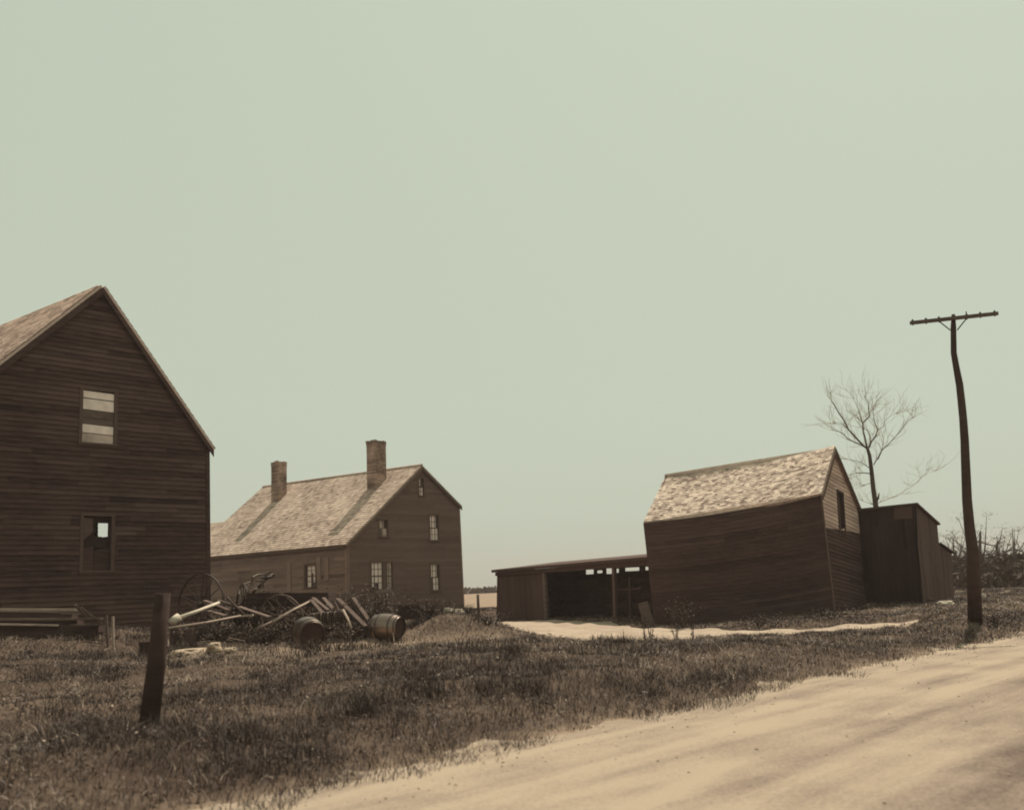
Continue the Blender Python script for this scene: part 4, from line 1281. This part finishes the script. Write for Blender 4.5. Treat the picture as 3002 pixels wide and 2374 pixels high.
rock('rock', 'whitish jagged rock on the mound at the house corner, left piece', on_ground(P(1312, 1790, 27.3), .06), .15, .13, .13, 'white', 3.3, group='whitish rocks on the mound', flat=.8)
rock('rock', 'long whitish rock on the mound at the house corner, right piece', on_ground(P(1342, 1796, 27.2), .03), .20, .12, .10, 'white', 5.3, group='whitish rocks on the mound', flat=.8)
rock('rock', 'pale rock lying in the grass between the lean-to and the pole', on_ground(P(2772, 1752, 36.0), .10), .24, .25, .09, 'white', 6.3, group='pale rocks by the lean-to', flat=.8)
rock('rock', 'pale rock lying in the grass just right of the pole', on_ground(P(2875, 1738, 42.0), .10), .16, .2, .10, 'white', 7.3, group='pale rocks by the lean-to', flat=.8)
rock('rock', 'brown rock lying in the grass below the barrels', ground_at(935, 17.0, .02), .12, .12, .10, 'bark', 9.3, flat=.8)

# boards stacked at the foot of the barn, a pale stake and a bucket
bl = [((-60, 1786), (232, 1786), 25.2, 'pale_wood', .12, .06, 'pale board, topmost of the stack along the barn foot'),
      ((180, 1796), (236, 1800), 25.0, 'grey_wood', .12, .05, 'short board end under the topmost pale board'),
      ((-80, 1816), (300, 1815), 24.8, 'grey_wood', .16, .05, 'long grey board in the middle of the stack along the barn foot'),
      ((-40, 1829), (172, 1831), 24.6, 'pale_wood', .16, .04, 'low pale board lying at the left of the stack'),
      ((206, 1832), (330, 1830), 24.7, 'grey_wood', .12, .04, 'low short board lying right of the low pale board'),
      ((222, 1772), (262, 1820), 24.9, 'grey_wood', .12, .04, 'board leaning down right over the end of the stack'),
      ((238, 1780), (300, 1826), 24.7, 'grey_wood', .10, .05, 'second board leaning over the end of the stack, further right'),
      ((280, 1812), (332, 1830), 24.5, 'grey_wood', .11, .05, 'short board pointing at the pale stake'),
      ((-100, 1800), (220, 1804), 25.4, 'dark_wood', .5, .14, 'dark thick timber under the topmost pale board'),
      ((-100, 1823), (236, 1822), 25.2, 'dark_wood', .5, .14, 'dark thick timber under the middle grey board'),
      ((-100, 1842), (300, 1842), 25.0, 'dark_wood', .6, .16, 'dark thick timber at the bottom of the stack'),
      ((-100, 1860), (290, 1858), 24.9, 'dark_wood', .6, .14, 'dark sill timber half buried under the stack')]
for (a, b, d_, mt, wd_, th, lab) in bl:
    b = (b[0], b[1] + random.uniform(-3, 3))
    pole_obj('board', P3(a[0], a[1], d_), P3(b[0], b[1], d_ + .25), .05, mt, lab, 'board', 'boards stacked along the foot of the barn', flat=(wd_, th))
pole_obj('stake', on_ground(P3(334, 1850, 24.2), -.03), P3(331, 1806, 24.2), .035, 'pale_wood', 'pale upright stake at the end of the board stack', 'stake', 'stakes by the board stack', flat=(.07, .04))
pole_obj('stake', on_ground(P3(318, 1850, 24.4), -.03), P3(312, 1802, 24.4), .035, 'grey_wood', 'short grey stake left of the pale upright one', 'stake', 'stakes by the board stack', flat=(.06, .04))
bk_ = thing('bucket', 'dark wooden bucket behind the leaning post', 'bucket', ground_at(425, 22.5))
cc_ = ground_at(425, 22.5, 0)
mb = MB(); mb.tube([cc_, cc_ + Zu * .28], [.12, .16], 16, .3); mb.build('body', M['dark_wood'], bk_)
mb = MB(); mb.tube([cc_ + Zu * .28 + Vector((.16 * math.cos(a), 0, .16 * math.sin(a))) for a in [i * math.pi / 10 for i in range(11)]], .008, 5); mb.build('handle', M['iron_pale'], bk_)

# the leaning post in the foreground
d0 = 11.6
pa = P3(432, 2088, d0); pb_ = P3(478, 1738, d0)
pa.z = z1(pa.x, pa.y) - .1
mb = MB(); mb.tube([pa, pa.lerp(pb_, .5) + Vector((.01, 0, 0)), pb_], [.115, .10, .085], 10, .3)
o = mb.build('post', M['dark_wood'], None, True); origin_to(o, pa); tag(o, 'thick dark post leaning right in the foreground grass', 'post')
# field fence post, and the leaning stub between shed and barn
mb = MB(); q = P3(1401, 1742, 50.0); g_ = on_ground(q, -.1)
mb.tube([g_, q], .065, 8, .4); o = mb.build('fence_post', M['grey_wood'], None, True); origin_to(o, g_); tag(o, 'thin fence post standing alone before the open field', 'fence post')
sb_ = P3(1884, 1765, 38.0); g_ = on_ground(P3(1908, 1840, 38.0), -.1)
mb = MB(); mb.beam(g_, sb_, .35, .12, Vector((0, 1, 0)), .5); o = mb.build('board_stub', M['grey_wood']); origin_to(o, g_); tag(o, 'broad board leaning at the joint of shed and carriage barn', 'board')

# ------------------------------------------------------------------ vegetation
def vnoise(x, y, sc, seed):
    r = np.random.default_rng(seed); G = r.random((256, 256))
    x = x * sc + 100.3; y = y * sc + 57.1
    xi = np.floor(x).astype(int); yi = np.floor(y).astype(int); fx = x - xi; fy = y - yi
    fx = fx * fx * (3 - 2 * fx); fy = fy * fy * (3 - 2 * fy)
    g = lambda a, b: G[a % 256, b % 256]
    return (g(xi, yi) * (1 - fx) + g(xi + 1, yi) * fx) * (1 - fy) + (g(xi, yi + 1) * (1 - fx) + g(xi + 1, yi + 1) * fx) * fy

def blades(name, x, y, h, wv, tint, mat, lean=.5, z=None):
    n = len(x)
    if z is None: z = Z(x, y)
    a = rng.random(n) * 2 * np.pi
    la = rng.random(n) * 2 * np.pi; lm_ = np.abs(rng.normal(0, lean, n)) * h
    dx, dy = np.cos(a) * wv / 2, np.sin(a) * wv / 2
    lx, ly = np.cos(la) * lm_, np.sin(la) * lm_
    v = np.zeros((n, 5, 3), dtype=np.float32)
    z0 = z - .02
    v[:, 0] = np.stack([x - dx, y - dy, z0], 1); v[:, 1] = np.stack([x + dx, y + dy, z0], 1)
    v[:, 2] = np.stack([x + dx * .8 + lx * .35, y + dy * .8 + ly * .35, z + h * .6], 1)
    v[:, 3] = np.stack([x - dx * .8 + lx * .35, y - dy * .8 + ly * .35, z + h * .6], 1)
    v[:, 4] = np.stack([x + lx, y + ly, z + h], 1)
    me = bpy.data.meshes.new(name)
    me.vertices.add(n * 5); me.vertices.foreach_set('co', v.ravel())
    i = np.arange(n)[:, None] * 5
    quads = i + np.array([0, 1, 2, 3]); tris = i + np.array([3, 2, 4])
    loops = np.concatenate([quads, tris], 1).ravel().astype(np.int32)
    me.loops.add(len(loops)); me.loops.foreach_set('vertex_index', loops)
    me.polygons.add(n * 2)
    st = (np.arange(n)[:, None] * 7 + np.array([0, 4])).ravel().astype(np.int32)
    me.polygons.foreach_set('loop_start', st)
    me.polygons.foreach_set('loop_total', np.tile(np.array([4, 3], dtype=np.int32), n))
    at = me.attributes.new('tint', 'FLOAT', 'FACE')
    at.data.foreach_set('value', np.repeat(tint, 2).astype(np.float32))
    me.materials.append(mat)
    me.update(calc_edges=True); me.validate()
    o = bpy.data.objects.new(name, me); COL.objects.link(o)
    return o
YF = np.array(yf); YB = np.array(yb)
def inyard(x, y):
    pxs = x / y
    f = np.interp(pxs, YF[:, 0] / YF[:, 1], YF[:, 1]); b = np.interp(pxs, YB[:, 0] / YB[:, 1], YB[:, 1])
    lo, hi = YF[0, 0] / YF[0, 1], YF[-1, 0] / YF[-1, 1]
    return (pxs > lo) & (pxs < hi) & (y > f + .2) & (y < b + .1)
NB = 400000
dmin, dmax = 4.5, 66.0
u_ = rng.random(NB * 2)
k_ = 1.05                         # density falls with distance
d_ = (dmin ** (2 - k_) + u_ * (dmax ** (2 - k_) - dmin ** (2 - k_))) ** (1 / (2 - k_))
x_ = (rng.random(NB * 2) - .5) * 2 * .62 * d_
s_ = (x_ - EP[0]) * EN[0] + (d_ - EP[1]) * EN[1]
cl = vnoise(x_, d_, .9, 3) * .5 + vnoise(x_, d_, 2.6, 4) * .5
edge_n = (vnoise(x_, d_, 1.7, 8) - .5) * .9
dr = dry(x_, d_)
keep = (s_ < .34 + edge_n * 1.0) & ((s_ < .12 + edge_n * .8) | (rng.random(NB * 2) < .5)) & (~inyard(x_, d_)) & (rng.random(NB * 2) < (1.15 - dr * (s_ < -1.2))) & (rng.random(NB * 2) < .25 + 1.1 * cl)
x_, d_, cl, dr, s_ = x_[keep], d_[keep], cl[keep], dr[keep], s_[keep]
n = len(x_)
big = vnoise(x_, d_, .35, 12)
fine = vnoise(x_, d_, 6.5, 30)
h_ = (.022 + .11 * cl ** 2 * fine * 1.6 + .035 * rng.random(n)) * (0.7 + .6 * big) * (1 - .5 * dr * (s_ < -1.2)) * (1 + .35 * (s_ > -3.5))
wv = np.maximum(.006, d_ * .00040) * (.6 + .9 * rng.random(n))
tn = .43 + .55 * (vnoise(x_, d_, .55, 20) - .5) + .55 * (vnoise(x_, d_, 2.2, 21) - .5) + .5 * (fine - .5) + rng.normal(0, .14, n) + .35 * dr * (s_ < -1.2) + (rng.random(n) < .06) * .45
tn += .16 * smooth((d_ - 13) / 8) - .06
# low broad leaves (dock, dandelion, clover) among the grass
NL = 60000
dl = (4.5 ** .9 + rng.random(NL) * (34 ** .9 - 4.5 ** .9)) ** (1 / .9); xl = (rng.random(NL) - .5) * 1.24 * dl
sl2 = (xl - EP[0]) * EN[0] + (dl - EP[1]) * EN[1]
pc = vnoise(xl, dl, 1.3, 41) * vnoise(xl, dl, 4.0, 42)
kp = (sl2 < -.1) & ~inyard(xl, dl) & (rng.random(NL) < pc * 2.4) & (dry(xl, dl) < .6)
xl, dl = xl[kp], dl[kp]; nl_ = len(xl)
zl = Z(xl, dl) + .02 + .07 * rng.random(nl_)
aa = rng.random(nl_) * 2 * np.pi; L1 = (.012 + .022 * rng.random(nl_)) * np.maximum(1, dl / 20); L2 = L1 * .42
ti = rng.normal(0, .45, nl_); ti2 = rng.normal(0, .4, nl_)
vx = np.stack([np.cos(aa) * L1, np.sin(aa) * L1, ti * L1], 1); vy = np.stack([-np.sin(aa) * L2, np.cos(aa) * L2, ti2 * L2], 1)
c0 = np.stack([xl, dl, zl], 1)
vv = np.stack([c0 - vx, c0 - vy, c0 + vx, c0 + vy], 1).reshape(-1, 3)
me = bpy.data.meshes.new('broadleaf_weeds')
me.from_pydata(vv.tolist(), [], np.arange(nl_ * 4).reshape(-1, 4).tolist())
at = me.attributes.new('tint', 'FLOAT', 'FACE'); at.data.foreach_set('value', np.clip(.60 + rng.normal(0, .15, nl_), 0, 1).astype(np.float32))
me.materials.append(M['grass'])
bw_ = bpy.data.objects.new('broadleaf_weeds', me); COL.objects.link(bw_)
bw_['kind'] = 'stuff'; bw_['label'] = 'low broad-leaved weeds matted among the grass'; bw_['category'] = 'weeds'
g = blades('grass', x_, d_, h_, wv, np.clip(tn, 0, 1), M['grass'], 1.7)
g['kind'] = 'stuff'; g['label'] = 'short rough grass covering the bank and yard'; g['category'] = 'grass'
# tall dry stalks scattered over the bank
ns = 900
d2 = 7 + rng.random(ns) ** 1.3 * 30; x2 = (rng.random(ns) - .5) * 2 * .6 * d2
s2 = (x2 - EP[0]) * EN[0] + (d2 - EP[1]) * EN[1]
kp = (s2 < -.3) & ~inyard(x2, d2); x2, d2 = x2[kp], d2[kp]; n = len(x2)
g = blades('dry_stalks', x2, d2, .12 + .22 * rng.random(n), np.maximum(.005, d2 * .00035), np.clip(.7 + rng.normal(0, .2, n), 0, 1), M['grass'], .9)
g['kind'] = 'stuff'; g['label'] = 'scattered dry pale stalks standing out of the short grass'; g['category'] = 'dry stalks'

# weeds: a few stems with small leaves, each its own plant
def weed(label, px, d, h, nst, spread, dark=True, group='tall weeds before the cart track'):
    c = ground_at(px, d)
    root = thing('weed', label, 'weed', c, group)
    sm = MB(); lf = MB()
    for k in range(nst):
        a = random.uniform(0, 6.28); sp_ = random.uniform(0, spread)
        b0 = c + Vector((math.cos(a) * sp_ * .3, math.sin(a) * sp_ * .3, -.03))
        hh = h * random.uniform(.6, 1.05)
        pts_ = [b0, b0 + Vector((math.cos(a) * sp_ * .4, math.sin(a) * sp_ * .4, hh * .5)), b0 + Vector((math.cos(a) * sp_, math.sin(a) * sp_, hh))]
        sm.tube(pts_, [.009, .007, .004], 4, .3)
        for j in range(int(14 * h) + 4):
            t = random.uniform(.2, 1); q = pts_[0].lerp(pts_[1], t * 2) if t < .5 else pts_[1].lerp(pts_[2], t * 2 - 1)
            v1 = Vector((random.gauss(0, 1), random.gauss(0, 1), random.gauss(0, .6))).normalized() * random.uniform(.03, .07)
            v2 = Vector((random.gauss(0, 1), random.gauss(0, 1), random.gauss(0, .6))).normalized() * .018
            lf.face([q, q + v1 * .5 + v2, q + v1, q + v1 * .5 - v2], random.uniform(.05, .55))
    sm.build('stem', M['stem'], root); lf.build('leaves', M['leaf'], root)
    return root
for i, (px_, d3, h3, n3_) in enumerate(((1855, 24.5, .75, 3), (1872, 23.8, .5, 4), (1945, 24.2, .55, 3), (1990, 23.5, .5, 3))):
    weed(('tallest thin weed standing against the pale yard', 'bushier weed just right of the tallest one', 'thin weed before the left corner of the carriage barn', 'weed furthest right along the cart track edge')[i], px_, d3, h3, n3_, .12)

def shrub(name, label, px, d, w_, h, nleaf, cat='shrub', group=None, tint=(.05, .5), leaf=.07, loc=None, mat='leaf', stems=9):
    c = ground_at(px, d)
    root = thing(name, label, cat, c, group)
    sm = MB(); lf = MB(); tips = []
    for k in range(stems):
        a = random.uniform(0, 6.28); sp_ = math.sqrt(random.random()) * w_ * .5
        top = c + Vector((math.cos(a) * sp_, math.sin(a) * sp_, h * random.uniform(.55, 1.0)))
        mid = c.lerp(top, .5) + Vector((random.gauss(0, .06 * w_), random.gauss(0, .06 * w_), .05 * h))
        sm.tube([c - Zu * .03, mid, top], [.012 + .006 * h, .010, .005], 4, .3); tips += [(mid, .5), (top, 1)]
    for k in range(nleaf):
        p, t = random.choice(tips); sd_ = w_ * .16
        q = p + Vector((random.gauss(0, sd_), random.gauss(0, sd_), random.gauss(0, h * .14)))
        if q.z < z1(q.x, q.y): q.z = z1(q.x, q.y) + .02
        v1 = Vector((random.gauss(0, 1), random.gauss(0, 1), random.gauss(0, 1))).normalized() * leaf * random.uniform(.6, 1.3)
        v2 = v1.cross(Vector((random.gauss(0, 1), random.gauss(0, 1), random.gauss(0, 1)))).normalized() * leaf * .35
        lf.face([q - v1 * .5, q + v2, q + v1 * .5, q - v2], random.uniform(*tint))
    sm.build('stem', M['stem'], root); lf.build('leaves', M[mat], root)
    return root
shrub('shrub', 'small dark bush at the left corner of the carriage barn', 1965, 33.0, .9, .75, 420, leaf=.06)
shrub('shrub', 'low bush at the left end of the open shed', 1452, 46.0, .9, .5, 260, leaf=.07)
shrub('shrub', 'ragged low bush at the foot of the carriage barn wall', 2180, 32.6, 1.2, .40, 300, leaf=.06)
shrub('shrub', 'low bush below the right corner of the carriage barn', 2400, 32.8, 1.4, .35, 300, leaf=.06)
shrub('brush_heap', 'tangled heap of brushwood right of the wagon', 1045, 26.8, 1.5, 1.05, 900, 'brush heap', tint=(.2, .75), leaf=.06, stems=60)
shrub('shrub', 'dark weedy clump behind the wagon at the house wall', 985, 28.6, 1.2, .95, 420, tint=(.1, .5), leaf=.06)
shrub('shrub', 'thin bush at the end of the hay rake', 735, 28.5, .8, 1.0, 260, tint=(.1, .6), leaf=.06)
shrub('shrub', 'weedy clump around the foot of the utility pole', 2862, 25.6, .9, .4, 300, leaf=.05)
shrub('shrub', 'low clump on the side of the mound', 1405, 25.8, 1.0, .22, 260, leaf=.05)

k9 = 0
for (px_, d_, w_, h_2) in ((560, 24.6, .9, .4), (640, 25.4, 1.1, .45), (760, 25.0, 1.0, .45), (870, 25.6, .9, .5), (1010, 24.9, 1.0, .45), (1080, 25.6, .8, .6), (1240, 27.0, 1.2, .45), (690, 28.8, 1.4, .8), (880, 29.2, 1.6, .8), (1120, 29.0, 1.5, .7)):
    shrub('weed_clump', 'dead weeds growing up through the litter heap', px_, d_, w_, h_2, 380, 'weeds', 'dead weeds in the litter heap', (.05, .7), .05, stems=34)
# coarse tussocks roughening the bank
for k in range(150):
    for tr in range(50):
        dd_ = random.uniform(7.5, 30); xx_ = random.uniform(-.56, .56) * dd_
        sv = (xx_ - EP[0]) * EN[0] + (dd_ - EP[1]) * EN[1]
        if sv < -.25 and not inyard(np.array([xx_]), np.array([dd_]))[0] and random.random() < (1.0 if sv > -5 else .35) and not (dd_ > 17 and xx_ > .12 * dd_): break
    if k == 0: TX, TY, TH = [], [], []
    m_ = random.randint(60, 160); rr2 = random.uniform(.10, .32)
    TX.append(xx_ + rng.normal(0, rr2, m_)); TY.append(dd_ + rng.normal(0, rr2, m_)); TH.append(random.uniform(.12, .32) * (.5 + .6 * rng.random(m_)))
TX = np.concatenate(TX); TY = np.concatenate(TY); TH = np.concatenate(TH)
ok_ = ((TX - EP[0]) * EN[0] + (TY - EP[1]) * EN[1]) < .25
TX, TY, TH = TX[ok_], TY[ok_], TH[ok_]
g = blades('tussocks', TX, TY, TH, np.maximum(.006, TY * .00045), np.clip(.32 + rng.normal(0, .22, len(TX)), 0, 1), M['grass'], 1.0)
g['kind'] = 'stuff'; g['label'] = 'coarse longer tussocks roughening the grassy bank'; g['category'] = 'grass'
# distant hedge over the field and distant bare trees beyond the pole
hd = MB()
for k in range(9000):
    x = random.uniform(-160, 190); y = 217 + random.gauss(0, 1.2)
    hgt = 1.3 + .5 * noise.noise(Vector((x * .06, 0, 0))) + .2 * noise.noise(Vector((x * .5, 4, 0)))
    z = .15 + random.random() * hgt
    v1 = Vector((random.gauss(0, 1), random.gauss(0, .5), random.gauss(0, 1))).normalized() * .5
    v2 = Vector((random.gauss(0, 1), random.gauss(0, .5), random.gauss(0, 1))).normalized() * .35
    q = Vector((x, y, z)); hd.face([q - v1, q - v2, q + v1, q + v2], random.random())
o = hd.build('hedge', M['far_leaf']); o['kind'] = 'stuff'; o['label'] = 'low distant hedge line along the far edge of the field'; o['category'] = 'hedge'

def far_tree(px, d, h, w_, nleaf, label, dense, mat='far_leaf', leaf=.19):
    c = ground_at(px, d)
    root = thing('far_tree', label, 'tree', c, 'distant trees beyond the pole')
    t = MB(); t.tube([c - Zu * .2, c + Zu * h * .35, c + Zu * h * .6 + Vector((.3, 0, 0))], [.25, .2, .1], 6, .4)
    tips = []
    for k in range(16):
        a = random.uniform(0, 6.28); b0 = c + Zu * h * random.uniform(.05, .5)
        top = c + Vector((math.cos(a) * w_ * .5 * random.uniform(.3, 1), math.sin(a) * w_ * .5 * random.uniform(.3, 1), h * random.uniform(.25, 1)))
        mid = b0.lerp(top, .55) + Vector((0, 0, -.06 * h))
        t.tube([b0, mid, top], [.09, .06, .02], 4, .4); tips += [mid, top, top]
    t.build('trunk', M['bark'] if dense else M['twig'], root)
    lf = MB()
    for k in range(int(nleaf * .45)):
        p = random.choice(tips); q = p + Vector((random.gauss(0, w_ * .05), random.gauss(0, w_ * .10), random.gauss(0, h * .03)))
        v1 = Vector((random.gauss(0, 1), random.gauss(0, .7), random.gauss(.4, 1))).normalized() * leaf * random.uniform(.5, 1.4)
        v2 = v1.cross(Vector((random.gauss(0, 1), random.gauss(0, 1), random.gauss(0, 1)))).normalized() * leaf * .16
        lf.face([q - v1 * .5, q + v2, q + v1 * .5, q - v2], random.random())
    lf.build('crown', M[mat], root)
tk = MB()
for k in range(15000):
    pxk = random.uniform(2735, 3260); dk = random.uniform(62, 100); xk = gx(pxk, dk)
    hh = dk * .021 + 1.0 * noise.noise(Vector((xk * .35, 0, 2))) + .5 * noise.noise(Vector((xk * 1.3, 5, 0)))
    q = Vector((xk, dk, z1(xk, dk) + random.random() ** .8 * hh))
    v1 = Vector((random.gauss(0, 1), random.gauss(0, .6), random.gauss(0, 1.3))).normalized() * .26
    v2 = Vector((random.gauss(0, 1), random.gauss(0, .6), random.gauss(0, 1))).normalized() * .10
    tk.face([q - v1, q - v2, q + v1, q + v2], random.random())
o = tk.build('thicket', M['far_leaf']); o['kind'] = 'stuff'; o['label'] = 'tangled far thicket beyond the lean-to and pole'; o['category'] = 'thicket'
fts = ((2728, 150, 7.0, 5, 700, 'thin pale distant tree showing over the lean-to roof', 0), (2762, 120, 5.5, 6, 1400, 'rounded distant tree between the lean-to and the pole', 1),
       (2800, 140, 7.0, 7, 1500, 'distant tree half hidden behind the pole on its left side', 1), (2838, 110, 8.2, 6, 1700, 'tallest distant tree, straight behind the pole', 1),
       (2885, 118, 6.8, 6, 1400, 'dark distant tree just right of the pole', 1), (2935, 135, 7.4, 8, 1600, 'broad distant tree right of the pole', 1), (2990, 125, 6.0, 8, 1500, 'distant tree at the right edge of the view', 1),
       (2780, 80, 2.6, 5, 900, 'low scrubby tree beyond the lean-to corner', 1), (2905, 78, 2.8, 6, 900, 'low scrubby tree beyond the foot of the pole', 1))
for a in fts: far_tree(*a)

# pebbles scattered over the road and yard
pm_ = MB()
for k in range(1500):
    if k < 1200:
        t = random.uniform(-6, 34); ss = random.choice((random.uniform(.05, 1.2), random.uniform(.1, 8)))
        q = EP + ED * t + EN * ss; x, y = q
    else:
        y = random.uniform(27, 44); x = gx(random.uniform(1480, 1850), y)
    if y < 3: continue
    r_ = random.choice((.006, .008, .011, .016)) * random.uniform(.7, 1.3)
    c = Vector((x, y, z1(x, y) + .012 + r_ * .2))
    tp = [c + Vector((math.cos(a) * r_ * random.uniform(.7, 1.2), math.sin(a) * r_ * random.uniform(.7, 1.2), -r_ * .4)) for a in (0, 1.25, 2.5, 3.8, 5.0)]
    top = [c + (p - c) * .6 + Zu * r_ * .8 for p in tp]
    pm_.face(top, random.random())
    for j in range(5): pm_.face([tp[j], tp[(j + 1) % 5], top[(j + 1) % 5], top[j]], .5)
o = pm_.build('pebbles', plain('road_grit', (.42, .33, .24), .95, .3, 3)); o['kind'] = 'stuff'; o['label'] = 'small pebbles scattered over the dirt road and yard'; o['category'] = 'pebbles'

# ------------------------------------------------------------------ thin spring haze
hb_ = MB(); hb_.box((0, 485, 11.5), 1100, 1130, 27)
hz = hb_.build('haze', plain('haze_air', (1, 1, 1)))
hm_ = hz.data.materials[0]; hn = hm_.node_tree
for nd in list(hn.nodes):
    if nd.type != 'OUTPUT_MATERIAL': hn.nodes.remove(nd)
vol = hn.nodes.new('ShaderNodeVolumePrincipled'); vol.inputs['Color'].default_value = (.95, .79, .75, 1); vol.inputs['Density'].default_value = .0006
hn.links.new(vol.outputs[0], [x for x in hn.nodes if x.type == 'OUTPUT_MATERIAL'][0].inputs['Volume'])
hz['kind'] = 'stuff'; hz['label'] = 'thin pale haze in the air'; hz['category'] = 'haze'
